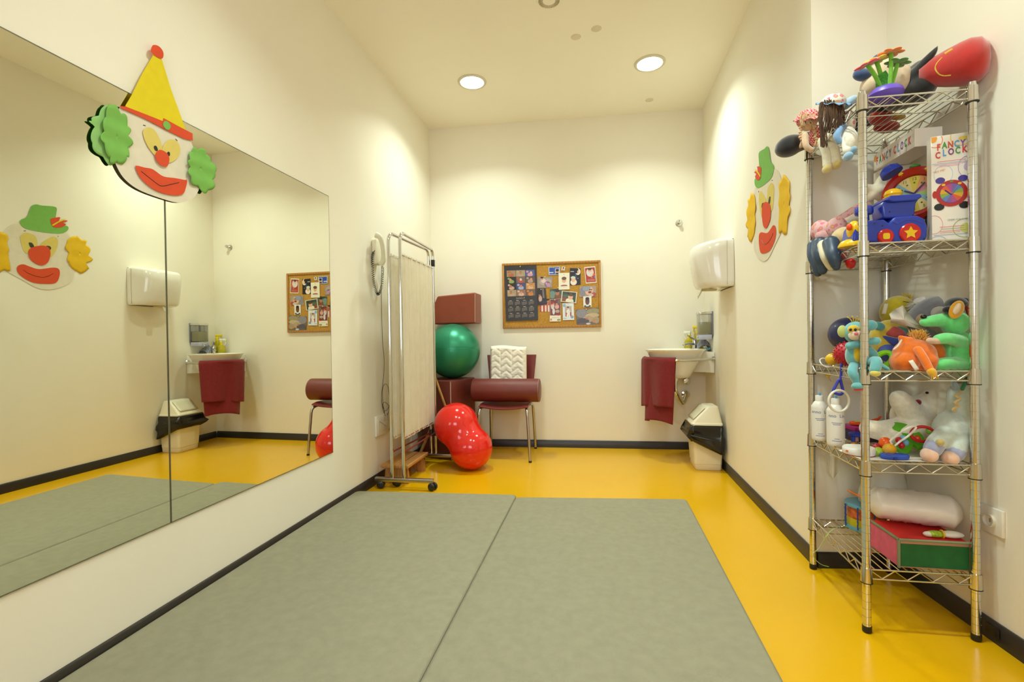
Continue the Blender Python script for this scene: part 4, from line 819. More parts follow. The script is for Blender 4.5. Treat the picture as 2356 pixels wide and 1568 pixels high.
t = thing('rag_doll', 'rag doll with blond braids and pink gingham bonnet on the top shelf edge', 'doll')
doll(t, 1860, 279, 2.10, 21, (('f0c0c0', .9), dict(kind='gingham')), (M('f0c0c0', .9, kind='gingham'), -6), ('d4b088', [[(1848, 262, 0), (1846, 278, -.004), (1848, 290, 0)], [(1858, 260, 0), (1858, 275, -.005), (1862, 285, 0)], [(1870, 262, 0), (1872, 278, -.004), (1874, 294, 0)]], 12, 6, 2), (('e8b8b8', .9), dict(kind='gingham')), 'dcbc98', [([(1888, 325, 2.085), (1900, 350, 2.05), (1903, 380, 2.04)], (9, 9), 'e0d8bc'), ([(1905, 315, 2.085), (1920, 345, 2.04), (1924, 370, 2.03)], (9, 10), 'e0d8bc')], [(1903, 388, -.06), (1924, 379, -.07)], [([(1852, 312, 2.07), (1855, 335, 2.06), (1866, 345, 2.06)], (7, 6), 'dcbc98')], [[(1843, 290), (1842, 315), (1847, 340)], [(1874, 292), (1876, 315), (1880, 335)]], ((1878, 312), (18, 24, 18)))
shoes_c[0] = '8db4d0'
t = thing('rag_doll', 'rag doll with long brown hair and blue-brimmed floral hat on the top shelf edge', 'doll')
doll(t, 1917, 248, 1.97, 24, (('ece4d0', .9), dict(kind='floral')), (M('7fa8d4', .9), 8), ('4e3420', [[(1896, 236, 0), (1892, 270, -.012), (1892, 300, -.014), (1895, 338, -.012)], [(1903, 232, -.002), (1906, 262, -.014), (1904, 300, -.012)], [(1915, 230, -.002), (1918, 262, -.015), (1914, 292, -.012)], [(1930, 234, 0), (1934, 264, -.012), (1930, 295, -.008)]], 17, 7, 4), (('ece4d0', .9), dict(kind='floral')), 'b08458', [([(1950, 305, 1.95), (1960, 320, 1.90), (1960, 340, 1.90)], (14, 13), 'e8e2d0'), ([(1940, 312, 1.95), (1950, 330, 1.92), (1952, 346, 1.90)], (12, 11), 'e8e2d0')], [(1961, 347, -.075), (1951, 360, -.075)], [([(1938, 290, 1.94), (1926, 310, 1.93), (1930, 325, 1.93)], (9, 7), '7fa8d4'), ([(1945, 242, 1.97), (1958, 232, 1.97), (1966, 228, 1.98)], (10, 9), 'a8c4dc')], [], ((1946, 288), (22, 32, 24)))

# ---------------------------------------------------------------- second shelf
CARD = 'ece6da'
def carton(name, c, dim, label, rot=None, extra=None):
    mb = MB(); mats = [M(CARD, .35, var=.01)]; mb.box(c, dim, 0, rot, .0012, 1)
    def col(h):
        m_ = M(h, .35, var=.04)
        if m_ not in mats: mats.append(m_)
        return mats.index(m_)
    if extra: extra(mb, col)
    return one(mb, name, mats, label, 'box')
bx0, bx1, byf, bz0, bz1 = aty(2143, 430, 1.838).x, 1.190, 1.838, ZS[1]+.0015, aty(2185, 308, 1.822).z
bd, bn, bwd = V((math.cos(.24), -math.sin(.24), 0)), V((-math.sin(.24), -math.cos(.24), 0)), .104
def front(u, v, k=1): return V((bx0, byf, bz1-(bz1-bz0)*v))+bd*bwd*u+bn*.0002*k
def disc(mb, P, cu, cv, ru, rv, mi, k, n=28, a0=0, a1=360):
    pts = [(cu+ru*math.cos(math.radians(a0+(a1-a0)*i/n)), cv+rv*math.sin(math.radians(a0+(a1-a0)*i/n))) for i in range(n+(a1-a0 < 360))]
    if a1-a0 < 360: pts.append((cu, cv))
    cl = lambda x: min(.995, max(.005, x)); mb.add([P(cl(a), cl(b), k) for a, b in pts], [list(range(len(pts)))], mi)
def ringd(mb, P, cu, cv, ru, rv, wd, mi, k, n=36):
    cl = lambda x: min(.995, max(.005, x)); A = [2*math.pi*i/n for i in range(n)]
    o_ = [P(cl(cu+ru*math.cos(a)), cl(cv+rv*math.sin(a)), k) for a in A]; q = [P(cl(cu+ru*(1-wd)*math.cos(a)), cl(cv+rv*(1-wd)*math.sin(a)), k) for a in A]
    mb.add(o_+q, [[i, (i+1) % n, n+(i+1) % n, n+i] for i in range(n)], mi)
LET = [('F', 'd8483c'), ('A', '4a9a44'), ('N', 'd05030'), ('C', '58a8e0'), ('Y', '8a58a0')], [('C', 'd8403c'), ('L', '58a8e0'), ('O', '80408a'), ('C', '4a9a44'), ('K', 'd8403c')]
def box_front(mb, col):
    P = front
    ringd(mb, P, .1, .04, .2, .07, .12, col('e89a80'), 2); disc(mb, P, .05, .02, .1, .04, col('e8a040'), 2); ringd(mb, P, .75, .03, .28, .09, .1, col('e8c070'), 2); disc(mb, P, .8, .05, .12, .02, col('e8d060'), 3)
    ringd(mb, P, .88, .32, .22, .10, .08, col('b8a0c8'), 2); disc(mb, P, .92, .32, .12, .04, col('c8b4d4'), 3); ringd(mb, P, .3, .37, .24, .09, .07, col('b8d0e8'), 2); ringd(mb, P, .06, .84, .22, .09, .07, col('e0a0b0'), 2); ringd(mb, P, .84, .89, .32, .09, .06, col('98b850'), 2); disc(mb, P, .86, .89, .16, .045, col('c8d070'), 3); ringd(mb, P, .15, 1.0, .22, .05, .1, col('a0b8e0'), 2)
    for row, v0, x0, dx in ((LET[0], .125, .13, .15), (LET[1], .20, .11, .165)):
        for i, (ch, hx) in enumerate(row):
            mb.text(ch, None, (1, 0, 0), (0, 0, 1), 1, col(hx), fn=lambda x, y: P(x0+dx*i+x*.185+.055, v0-y*.086+(.012 if i in (0,) else 0)-.004*i*(v0 > .15), 5), align='CENTER', bold=.03)
    for v, a, b, hx in ((.245, .15, .85, 'e08878'), (.262, .02, .98, 'a0b8e0'), (.275, .08, .95, 'e0a0b8'), (.29, .2, .7, 'e0a0b8'), (.865, .2, .8, 'e08080'), (.885, .25, .8, '90b080'), (.905, .2, .85, 'e08080'), (.92, .2, .7, 'e0a080'), (.94, .05, .95, '90a8c8')):
        mb.add([P(a, v, 4), P(b, v, 4), P(b, v+.005, 4), P(a, v+.005, 4)], [[0, 1, 2, 3]], col(hx))
    mb.text('TRY ME!', None, (1, 0, 0), (0, 0, 1), 1, col('e08a3c'), fn=lambda x, y: P(.04+x*.085, .355-y*.026-x*.006, 6), align='LEFT')
    mb.text('TIMER FOR FUN', None, (1, 0, 0), (0, 0, 1), 1, col('8a8a88'), fn=lambda x, y: P(.38+x*.068+y*.02, .815-y*.024, 6), align='LEFT')
    R_c = col('b02a22'); bl = col('4a3c90'); cu, cv, ru, rv = .5, .555, .40, .125
    for s_ in (-1, 1): disc(mb, P, cu+s_*.28, .425, .12, .03, bl, 5); disc(mb, P, cu+s_*.31, .675, .13, .033, col('1a1a1c'), 5); disc(mb, P, cu+s_*.42, .555, .06, .035, R_c, 5)
    disc(mb, P, cu, cv, ru, rv, R_c, 6); disc(mb, P, cu, cv, .30, .094, col('6a3a8a'), 7)
    for i in range(12): disc(mb, P, cu, cv, .285, .089, col(['d8a020', 'd85a30', 'b04a80', '7a5aa0', '5a80b0', '88a040'][i % 6]), 8, 5, i*30, i*30+30)
    for s_ in (-1, 1): disc(mb, P, cu+s_*.2, .47, .05, .010, col('e8c030'), 8)
    disc(mb, P, cu, .445, .05, .007, col('4a9a3c'), 8)
    hand = col('3a2a6a')
    for du, dv in ((-.17, -.035), (.17, -.06)): mb.add([P(cu-.02, cv+.02, 9), P(cu+.02, cv+.012, 9), P(cu+du+.012, cv+dv-.004, 9), P(cu+du-.012, cv+dv+.006, 9)], [[0, 1, 2, 3]], hand)
carton('toy_carton', V((bx0, byf, (bz0+bz1)/2))+bd*bwd/2-bn*.02, (bwd, .04, bz1-bz0), 'tall white carton reading FANCY CLOCK upright beside the blue train', rot=(0, 0, -.24), extra=box_front)
lx, ly0, ly1, lz0, lz1 = 1.098, 1.925, 2.18, bz1+.0015, bz1+.066
def left_face(mb, col):
    P = lambda u, v, k=1: V((lx-.0002*k, ly1-(ly1-ly0)*u, lz1-(lz1-lz0)*v))
    for i, (ch, hx) in enumerate(LET[0]+LET[1]): mb.text(ch, None, (0, -1, 0), (0, 0, 1), 1, col(hx), fn=lambda x, y: P(.10+.085*i+(.03 if i > 4 else 0)+x*.085, .72-y*.62, 4), bold=.03)
    ringd(mb, P, .3, .2, .08, .4, .12, col('e8b070'), 2); ringd(mb, P, .75, .8, .08, .4, .12, col('c0a0c8'), 2); disc(mb, P, .05, .3, .04, .2, col('e8a040'), 2)
carton('toy_carton', ((lx+1.185)/2, (ly0+ly1)/2, (lz0+lz1)/2), (1.185-lx, ly1-ly0, lz1-lz0), 'white printed carton lying flat under the top shelf, on the upright carton', extra=left_face)
cx0 = aty(2036, 420, 2.13).x
def small_face(mb, col):
    P = lambda u, v, k=1: V((cx0+.12*u, 2.12-.0002*k, bz1-(bz1-bz0)*v))
    disc(mb, P, .1, .08, .14, .02, col('a04a90'), 3); disc(mb, P, .1, .13, .1, .012, col('c060a0'), 3); ringd(mb, P, .2, .35, .3, .1, .1, col('e0b060'), 3); ringd(mb, P, .1, .6, .3, .1, .1, col('80a0d0'), 3)
carton('toy_carton', (cx0+.06, 2.165, (bz0+bz1)/2), (.12, .09, bz1-bz0), 'white carton with purple print standing behind the red toy clock', extra=small_face)
# red toy clock turned to the left
t = thing('toy_clock', 'red toy alarm clock with blue bells behind the blue train', 'toy'); RED = plastic('a81610'); BLU = plastic('2440b8')
cc = aty(2105, 447, 1.948); nn = V((-.62, -.78, .06)).normalized(); u = V((0, 0, 1)).cross(nn).normalized(); w_ = nn.cross(u); R = .098
MB().lathe([(.0001, -.030), (R-.02, -.030), (R-.004, -.02), (R, 0), (R-.004, .016), (R-.018, .024), (R-.03, .018), (R-.034, .008), (.0001, .008)], cc, nn, seg=44).build('case', RED, t)
fc = MB(); mats = []
for i in range(12):
    mm_ = M(['d8c848', 'e0a060', 'd88aa0', 'a8c870', '88b8c8', 'e8d890'][i % 6], .4, var=.02); mats.append(mm_)
    a0, a1 = math.radians(i*30-15), math.radians(i*30+15); P = [cc+nn*.0095]+[cc+nn*.0095+(u*math.sin(a0+(a1-a0)*j/3)+w_*math.cos(a0+(a1-a0)*j/3))*(R-.034) for j in range(4)]; fc.add(P, [[0, 1, 2, 3, 4]], i)
mats.append(M('6a5030', .5)); mats.append(M('2f8a4a', .4))
for i in range(1, 13):
    a = math.radians(i*30); o_ = cc+nn*.0105+(u*math.sin(a)+w_*math.cos(a))*.054; fc.text(str(i), o_-w_*.005, u, w_, .014, 12)
    fc.ell(cc+nn*.0105+(u*math.sin(a)+w_*math.cos(a))*.040, .0028, 13, None, 8, 6)
fc.build('face', mats, t)
for ang in (50, 150):
    h_ = MB(); a = math.radians(ang); d2 = u*math.cos(a)*.55; L_h = .045 if ang == 50 else .032
    h_.prism([cc+nn*.012+(u*math.cos(a)+w_*math.sin(a))*L_h+(-u*math.sin(a)+w_*math.cos(a))*.002, cc+nn*.012+(u*math.cos(a)+w_*math.sin(a))*L_h-(-u*math.sin(a)+w_*math.cos(a))*.002, cc+nn*.012-(-u*math.sin(a)+w_*math.cos(a))*.003, cc+nn*.012+(-u*math.sin(a)+w_*math.cos(a))*.003], nn*.001); h_.build('hand', M('3a2a6a', .4), t)
for s_ in (-1, 1):
    q = cc+u*s_*.066+w_*.094; MB().lathe([(.0001, -.004), (.034, -.004), (.035, 0), (.031, .018), (.018, .029), (.0001, .033)], q, (u*s_*.55+w_).normalized(), seg=26).build('bell', BLU, t)
    MB().lathe([(.0001, 0), (.008, 0), (.007, .003), (.0001, .004)], cc+u*s_*.036+w_*.076+nn*.020, nn, seg=14).build('eye', plastic('e0c020'), t)
    f_ = MB(); f_.ell(cc+u*s_*.060-w_*.105, (.034, .03, .034)); f_.build('foot', M('181818', .5), t)
MB().ell(cc+w_*.1, (.016, .016, .008)).build('top_button', plastic('3a8a3a'), t)
# train
t = thing('toy_train', 'blue plastic toy train with red wheels on the second shelf', 'toy'); BT2 = M('2038a8', .22, var=.03)
YT = 1.835; zt = ZS[1]+.0012
def T2(x, y): p = aty(x, y, YT); return V((p.x, YT, p.z))
base = T2(2040, 560).z; dz_ = zt-base
def TT(x, y, dy=0): p = T2(x, y); return V((p.x, YT+dy, p.z+dz_))
mb = MB(); W_ = .085
def slab2(pts, y0=0, y1=W_, r=4): mb.prism([TT(x, y)+V((0, y0, 0)) for x, y in pts], (0, y1-y0, 0))
slab2([(1962, 556), (1968, 520), (1978, 508), (2035, 503), (2046, 512), (2060, 497), (2110, 494), (2128, 502), (2135, 520), (2134, 545), (2126, 556)])
mb.build('body', BT2, t, bevel=.006)
mb = MB(); slab2([(2036, 500), (2032, 470), (2040, 458), (2052, 452), (2112, 448), (2120, 455), (2112, 464), (2108, 498)], .008, W_-.008); mb.build('cab', BT2, t, bevel=.006)
mb = MB(); slab2([(2036, 460), (2048, 449), (2116, 445), (2121, 452), (2110, 460), (2055, 464)], -.004, W_+.004); mb.build('cab_roof', BT2, t, bevel=.004)
c_ = TT(2003, 500)+V((0, W_/2, 0)); k = mpp(c_)
MB().lathe([(.0001, 0), (.016, 0), (.015, .018), (.025, .020), (.028, .026), (.028, .040), (.024, .047), (.0001, .048)], c_, seg=26).build('chimney', BT2, t)
MB().ell(c_+V((0, 0, .048)), (.015, .015, .009)).build('chimney_tip', plastic('f04a10'), t)
c_ = TT(2072, 452)+V((0, W_/2, 0)); MB().lathe([(.0001, 0), (.028, 0), (.029, .010), (.024, .013), (.027, .020), (.022, .032), (.012, .038), (.0001, .040)], c_, seg=26).build('driver_knob', plastic('e8b818'), t)
for x, y, r_, shp in ((2037, 546, .0245, 'sq'), (2093, 540, .032, 'star')):
    c_ = TT(x, y); c_.z = zt+r_+.0005
    wh = MB().lathe([(.0001, 0), (r_, 0), (r_, .008), (r_-.003, .011), (r_-.008, .010), (.0001, .010)], c_+V((0, .004, 0)), (0, -1, 0), seg=32).build('wheel', plastic('c81a14'), t)
    e = MB(); cf = c_+V((0, -.0058, 0))
    if shp == 'sq': P = [cf+V((math.copysign(abs(math.cos(a))**.45, math.cos(a))*r_*.42, 0, math.copysign(abs(math.sin(a))**.45, math.sin(a))*r_*.42)) for a in (2*math.pi*i/32 for i in range(32))]
    else: P = [cf+V((math.sin(math.pi*i/5)*r_*(.68 if i % 2 == 0 else .34), 0, math.cos(math.pi*i/5)*r_*(.68 if i % 2 == 0 else .34))) for i in range(10)]
    e.prism(P, (0, -.0015, 0)); e.build('hub_mark', plastic('e8c010'), wh)
MB().prism([TT(2052, 510, -.0008), TT(2064, 500, -.0008), TT(2106, 497, -.0008), TT(2120, 506, -.0008), TT(2124, 515, -.0008), TT(2108, 508, -.0008), TT(2085, 506, -.0008), TT(2064, 516, -.0008)], (0, .003, 0)).build('mudguard', BT2, t, bevel=.001)
for x, y in ((2050, 462), (2050, 485), (2104, 492), (2126, 548), (2012, 513), (2030, 519)): MB().lathe([(.0001, 0), (.0028, 0), (.0001, .0008)], TT(x, y, -.0042 if y in (462,) else (.0075 if y in (485, 492) else -.0003)), (0, -1, 0), seg=10).build('screw_hole', M('0c1440', .4), t)
nz = MB(); el(nz, 1964, 530, YT+.03, 15, 22, .032); nz.build('face', plastic('ecc010'), t)
nz = MB(); el(nz, 1954, 522, YT+.012, 7, 8, .010); nz.build('nose', plastic('ea4a12'), t)
nz = MB(); p = TT(1972, 562); nz.lathe([(.0001, 0), (.043, 0), (.044, .006), (.036, .020), (.02, .027), (.0001, .028)], V((p.x+.004, YT+.038, zt)), seg=28); nz.build('cowcatcher', plastic('ecc010'), t)
# soft toys at the left end of the second shelf
t = thing('plush_toy', 'pink floral cloth toy lying at the left end of the second shelf', 'plush toy'); FLO = M('e0b4b4', .9, kind='floral', bump=.2)
mb = MB(); el(mb, 1888, 530, 2.13, 24, 24, .04); el(mb, 1925, 524, 2.08, 26, 25, .04); mb.build('body', FLO, t, voxel=.004)
mb = MB(); el(mb, 1915, 540, 2.11, 44, 22, .03); mb.build('pink_lining', plush('dca8a8'), t, voxel=.004)
mb = MB(); lb(mb, [(1930, 512, 2.14), (1955, 498, 2.16), (1985, 480, 2.18)], 14, 18); mb.build('arm', FLO, t)
mb = MB(); lb(mb, [(1945, 516, 2.1), (1975, 500, 2.12)], 13, 13); mb.build('cream_arm', plush('e0d8c4'), t)
t = thing('star_cushion', 'small cream star-shaped soft toy behind the train chimney', 'plush toy')
c_ = aty(2018, 440, 2.07); mb = MB()
for i in range(5): a = math.pi*2*i/5+.2; mb.limb([c_, c_+V((math.sin(a)*.028, 0, math.cos(a)*.028)), c_+V((math.sin(a)*.056, 0, math.cos(a)*.056))], (.026, .006))
mb.build('body', plush('e2d8bc'), t, voxel=.004)
t = thing('rubber_toy', 'navy and white smooth rubber toy drooping over the second shelf rail', 'toy'); NV = M('34465c', .4, var=.05); CRM = M('e4dcc0', .45)
for nm, pts, r, m_ in (('navy_segment', [(1874, 565, 2.14), (1872, 588, 2.12), (1880, 612, 2.10), (1882, 627, 2.10)], (15, 9), NV), ('navy_segment', [(1887, 560, 2.10), (1886, 585, 2.07), (1892, 610, 2.07), (1893, 622, 2.07)], (16, 9), NV), ('cream_segment', [(1895, 564, 2.06), (1900, 588, 2.02), (1908, 606, 2.02), (1912, 614, 2.02)], (13, 8), CRM), ('navy_segment', [(1912, 560, 2.01), (1917, 585, 1.97), (1922, 605, 1.965), (1924, 614, 1.965)], (18, 8), NV)):
    mb = MB(); lb(mb, pts, *r); mb.build(nm, m_, t)
ball(1942, 548, 2.02, 26, plush('d8bc88'), 'plush_ball', 'fuzzy beige plush ball behind the yellow train face', 'plush toy')
t = thing('toy_figure', 'dark red soft toy with a red ball foot hanging below the second shelf', 'plush toy')
mb = MB(); lb(mb, [(1936, 572, 1.99), (1940, 588, 1.98), (1952, 600, 1.97)], 11, 7); mb.build('body', plush('8a1418'), t)
mb = MB(); el(mb, 1957, 606, 1.965, 12, 12); mb.build('foot', plastic('c41c1c'), t)

# ---------------------------------------------------------------- third shelf
ball(1949, 768, 2.12, 38, M('232a5c', .35, coat=.2), 'toy_ball', 'navy blue toy ball behind the turquoise monkey', 'ball')
t = thing('plush_monkey', 'turquoise plush monkey with yellow belly dangling over the third shelf corner', 'plush toy'); TQ = plush('66b0b4'); YE = plush('dcb81c'); YM = 1.845
mb = MB(); el(mb, 1968, 764, YM, 28, 25, .036); mb.build('head', TQ, t)
mb = MB(); el(mb, 1968, 816, YM, 24, 30, .032); mb.build('body', TQ, t)
f0 = aty(1968, 764, YM-.001).y
mb = MB(); el(mb, 1964, 758, YM-.026, 15, 11, .014); mb.build('eye_patch', YE, t)
mb = MB(); el(mb, 1970, 771, YM-.030, 19, 12, .020); mb.build('muzzle', plush('e0ccb0'), t)
mb = MB(); el(mb, 1970, 767, YM-.052, 5.5, 3.8, .006); mb.build('nose', plush('d86a78'), t)
for x in (1957, 1968): mb = MB(); el(mb, x, 758, YM-.041, 3.4, 3.4); mb.build('eye', EYE_, t)
mb = MB(); el(mb, 1938, 762, YM+.004, 12, 14, .010); mb.build('ear', plush('b8c470'), t)
mb = MB(); el(mb, 2004, 748, YM+.03, 16, 12, .010); mb.build('ear', TQ, t)
mb = MB(); el(mb, 1974, 815, YM-.020, 14, 20, .016); mb.build('belly', YE, t)
mb = MB()
for dx in (-10, -3, 4, 11): mb.tube(spl([aty(1966+dx*.3, 744, YM), aty(1966+dx, 733, YM-.005), aty(1966+dx*1.6, 726+abs(dx)*.3, YM-.01)], 4), .0022, seg=5)
mb.build('hair_tuft', YE, t)
mb = MB(); lb(mb, [(1955, 795, YM-.02), (1985, 789, YM-.035), (2016, 784, YM-.04)], 9, 9); mb.build('arm', TQ, t)
mb = MB(); lb(mb, [(1990, 800, YM-.01), (2008, 815, YM-.012), (2012, 835, YM)], 11, 9); mb.build('arm', TQ, t)
lg = MB(); lb(lg, [(1966, 838, 1.835), (1961, 856, 1.80), (1970, 872, 1.795), (1975, 886, 1.795)], 10, 9); lo1 = lg.build('leg', TQ, t)
mb = MB(); el(mb, 1973, 888, 1.785, 15, 9, .014); mb.build('foot', TQ, lo1); mb = MB(); el(mb, 1975, 895, 1.784, 13, 4, .012, rot=-5); mb.build('sole', plush('c42424'), lo1)
lg = MB(); lb(lg, [(1995, 838, 1.80), (2016, 830, 1.762), (2013, 850, 1.752)], 11, 11); lo1 = lg.build('leg', TQ, t)
mb = MB(); el(mb, 2014, 858, 1.746, 13, 8, .012); mb.build('sole', plush('d8cc60'), lo1)
mb = MB(); lb(mb, [(2010, 830, 1.83), (2028, 840, 1.80), (2042, 848, 1.79)], 6, 4); mb.build('tail', TQ, t)
t = thing('spiky_ball', 'red spiky massage ball behind the turquoise monkey', 'ball'); c_ = aty(1950, 822, 1.975); R = 27*mpp(c_); c_.z = max(c_.z, ZS[2]+R+.004)
mb = MB().ell(c_, R, seg=28, ring=18)
for i in range(150):
    z_ = 1-2*(i+.5)/150; a = i*2.39996; d = V((math.sqrt(1-z_*z_)*math.cos(a), math.sqrt(1-z_*z_)*math.sin(a), z_)); mb.tube([c_+d*R*.97, c_+d*(R+.0055)], [.0028, .0008], seg=5)
mb.build('ball', M('b81c2c', .4), t, angle=180)
t = thing('rattle', 'rattle of yellow and green balls with a white ring on the third shelf', 'rattle')
for x, y, Y, r, hx, nm in ((1914, 826, 2.05, 13.5, 'e4b81c', 'yellow_ball'), (1931, 810, 2.08, 13, 'a4c83c', 'green_ball')): p = aty(x, y, Y); MB().ell(p, r*mpp(p)).build(nm, plastic(hx), t)
p = aty(1900, 834, 2.06); MB().torus(p, .022, .0025, (.3, -1, .9), seg=30).build('ring', plastic('e6e2da'), t)
MB().cyl(aty(1914, 826, 2.05), aty(1931, 810, 2.08), .004).build('link', plastic('e4b81c'), t)
t = thing('plush_toy', 'yellow plush creature with a red, blue and turquoise patch behind the rack post', 'plush toy'); YB = plush('d4b83a')
mb = MB(); el(mb, 2048, 782, 2.03, 52, 47, .05); mb.build('body', YB, t)
cb_ = aty(2048, 782, 2.03); kb = mpp(cb_)
def onell(u0, v0): # point on the near side of the body
    rx, ry, rz = 52*kb/1.2, .05*kb*0+.05, 47*kb; return cb_+V((u0*rx, -rz*0-.051*math.sqrt(max(0, 1-u0*u0-v0*v0)), v0*ry*1.0*rz/.05))
def patch(name, pts, hexc):
    P = spl([V((u0, v0, 0)) for u0, v0 in pts], 5, True); c0_ = sum(P, V())/len(P); k_ = 6; mb = MB()
    mb.loft([[onell(*(c0_+(p-c0_)*max(i/k_, .03)).xy)+V((0, -.003*(1-(i/k_)**4), 0)) for p in P] for i in range(k_+1)], cap=False); mb.build(name, plush(hexc), t, solid=.002, angle=180)
patch('red_patch', [(-.50, .30), (-.2, .62), (0, .66), (.25, .50), (.42, .25), (.1, .15), (-.2, .16)], 'b84440')
patch('turquoise_patch', [(.05, .66), (.35, .62), (.68, .45), (.62, .3), (.45, .25), (.25, .5)], '4a8a88')
patch('blue_patch', [(-.62, .22), (-.2, .12), (.1, .10), (.48, .2), (.62, .3), (.5, -.05), (.2, -.30), (0, -.36), (-.25, -.25), (-.5, 0)], '3a4a9c')
mb = MB(); el(mb, 2022, 750, 1.985, 16, 10, .012, rot=20); mb.build('turquoise_arm', plush('4a9a98'), t)
t = thing('plush_toy', 'bright yellow plush head with a white tag leaning in the rack corner', 'plush toy')
mb = MB(); el(mb, 2066, 718, 2.14, 44, 38, .05); mb.build('head', plush('c8b414'), t, angle=180)
c_ = aty(2085, 688, 2.14); mb = MB(); tuft(mb, c_, 60, .024, .014, .9); mb.build('hair_tuft', plush('d8c030'), t)
mb = MB(); mb.grid(lambda i, j: aty(2034+10*i-6*j, 698+24*j, 2.10-.012*i), 4, 6); mb.build('tag', M('e4dcc8', .8), t, solid=.001)
mb = MB(); mb.tube([aty(2078, 693, 2.085), aty(2090, 695, 2.083), aty(2100, 695, 2.085)], .0012, seg=5); mb.build('mouth_line', M('2a2410', .8), t)
mb = MB()
TS = [(2046, 722), (2058, 712), (2070, 706), (2077, 702), (2086, 716), (2104, 736), (2122, 752), (2137, 762), (2134, 764), (2105, 754), (2075, 747), (2048, 741), (2050, 732)]
P = [aty(x, y, 1.93+.0006*(x-2040)*0+.012*math.sin(i*1.9)) for i, (x, y) in enumerate(TS)]; cs = aty(2080, 735, 1.915); nP = len(P)
mb.add(P+[cs, aty(2068, 722, 1.905), aty(2108, 750, 1.908)], [[i, (i+1) % nP, nP] for i in range(nP)]); one(mb, 'paper_tissue', M('f4f0e6', .85), 'folded white paper tissue lying against the green plush snout', 'tissue', solid=.0012, angle=20)
t = thing('plush_toy', 'grey and white plush animal behind the green plush mouse', 'plush toy')
mb = MB(); lb(mb, [(2108, 735, 2.02), (2140, 712, 2.03), (2180, 705, 2.04)], 24, 30); el(mb, 2120, 775, 2.02, 40, 24); mb.build('body', plush('84848a'), t, voxel=.005)
mb = MB(); el(mb, 2158, 718, 1.99, 22, 13, rot=-20); mb.build('white_patch', plush('d0ccc4'), t)
mb = MB(); el(mb, 2118, 733, 1.985, 10, 12, rot=30); mb.build('beige_trim', plush('c0a478'), t)
t = thing('plush_toy', 'white shaggy plush lying on top of the third-shelf pile', 'plush toy')
mb = MB(); lb(mb, [(2115, 698, 2.10), (2150, 684, 2.10), (2190, 680, 2.08), (2222, 690, 2.05)], 14, 12); el(mb, 2150, 690, 2.11, 34, 18, .05); mb.build('body', plush('efebe0'), t, voxel=.005, disp=.008)
mb = MB(); tuft(mb, aty(2108, 700, 2.07), 40, .03, .014, .8, V((-.7, 0, -.4))); tuft(mb, aty(2140, 668, 2.09), 30, .024, .012, .8); mb.build('shag', plush('e0dccc'), t)
t = thing('plush_mouse', 'green plush mouse with black beret and yellow ear seated on the third shelf', 'plush toy'); GN = plush('6cdc80'); YG = 1.875
mb = MB(); el(mb, 2196, 742, YG, 32, 30, .042); lb(mb, [(2185, 736, YG), (2155, 737, YG-.005), (2128, 741, YG-.01)], 19, 11); mb.build('head', GN, t, voxel=.004)
mb = MB(); el(mb, 2205, 806, YG+.01, 36, 46, .05); el(mb, 2212, 830, YG+.01, 38, 26, .05); lb(mb, [(2210, 785, YG-.03), (2180, 778, YG-.05), (2160, 780, YG-.055)], 15, 12); lb(mb, [(2215, 838, YG-.02), (2180, 836, YG-.045), (2163, 838, YG-.05)], 17, 14); mb.build('body', GN, t, voxel=.004)
mb = MB(); lb(mb, [(2161, 783, YG-.057), (2150, 784, YG-.06), (2139, 783, YG-.06)], 8, 7); mb.build('paw', plush('d8b89c'), t)
mb = MB(); el(mb, 2125, 728, YG-.014, 7.5, 5); mb.build('nose', M('101010', .3), t)
er = MB(); el(er, 2201, 712, YG-.045, 17, 22, .010, rot=24); ea = er.build('ear', plush('e8a812'), t); er = MB(); el(er, 2202, 710, YG-.056, 8.5, 14, .006, rot=24); er.build('ear_lining', plush('e0c8a4'), ea)
mb = MB(); el(mb, 2200, 698, YG+.002, 24, 15, .034); el(mb, 2180, 712, YG-.02, 14, 9, .014, rot=-20); mb.build('beret', plush('0e0e12'), t, voxel=.004)
mb = MB(); el(mb, 2220, 695, YG+.008, 14, 10, .02, rot=30); mb.build('beret_side', plush('2a1c60'), t)
for dx, dy in ((16, 18), (7, 24)): mb = MB(); mb.tube(spl([aty(2221, 703, YG-.02), aty(2221+dx*.6, 703+dy*.5, YG-.022), aty(2221+dx, 703+dy, YG-.02)], 5), [.004]*10+[.003], seg=6); mb.build('red_ribbon', plush('8a1420'), t)
t = thing('plush_animal', 'orange plush animal lying face down with yellow tufts and white tag', 'plush toy'); OR = plush('f07604'); YO = 1.845
mb = MB(); el(mb, 2103, 815, YO+.02, 52, 36, .055); el(mb, 2080, 832, YO, 34, 24, .045); el(mb, 2128, 830, YO+.005, 28, 28, .045); lb(mb, [(2095, 790, YO+.02), (2080, 782, YO+.02), (2072, 776, YO+.02)], 16, 6); lb(mb, [(2125, 790, YO+.05), (2150, 800, YO+.05), (2158, 815, YO+.05)], 18, 16); mb.build('body', OR, t, voxel=.0045)
mb = MB(); lb(mb, [(2112, 805, YO-.045), (2124, 822, YO-.062), (2138, 848, YO-.075)], 9, 8); ta = mb.build('tail', OR, t)
mb = MB(); c_ = aty(2145, 856, YO-.08); el(mb, 2144, 856, YO-.08, 11, 12, .012, rot=-30); tuft(mb, c_, 30, .022, .007, .5, V((.35, 0, -1))); mb.build('tail_tuft', plush('e4b020'), ta)
mb = MB(); tuft(mb, aty(2112, 778, YO+.02), 110, .030, .018, .9); mb.build('mane', plush('e0a41c'), t)
mb = MB(); mb.grid(lambda i, j: aty(2090+10*i+15*j-0*i, 830-3*i+22*j, YO-.062-.006*j), 3, 4); mb.build('tag', M('e6e0d4', .8), t, solid=.001)
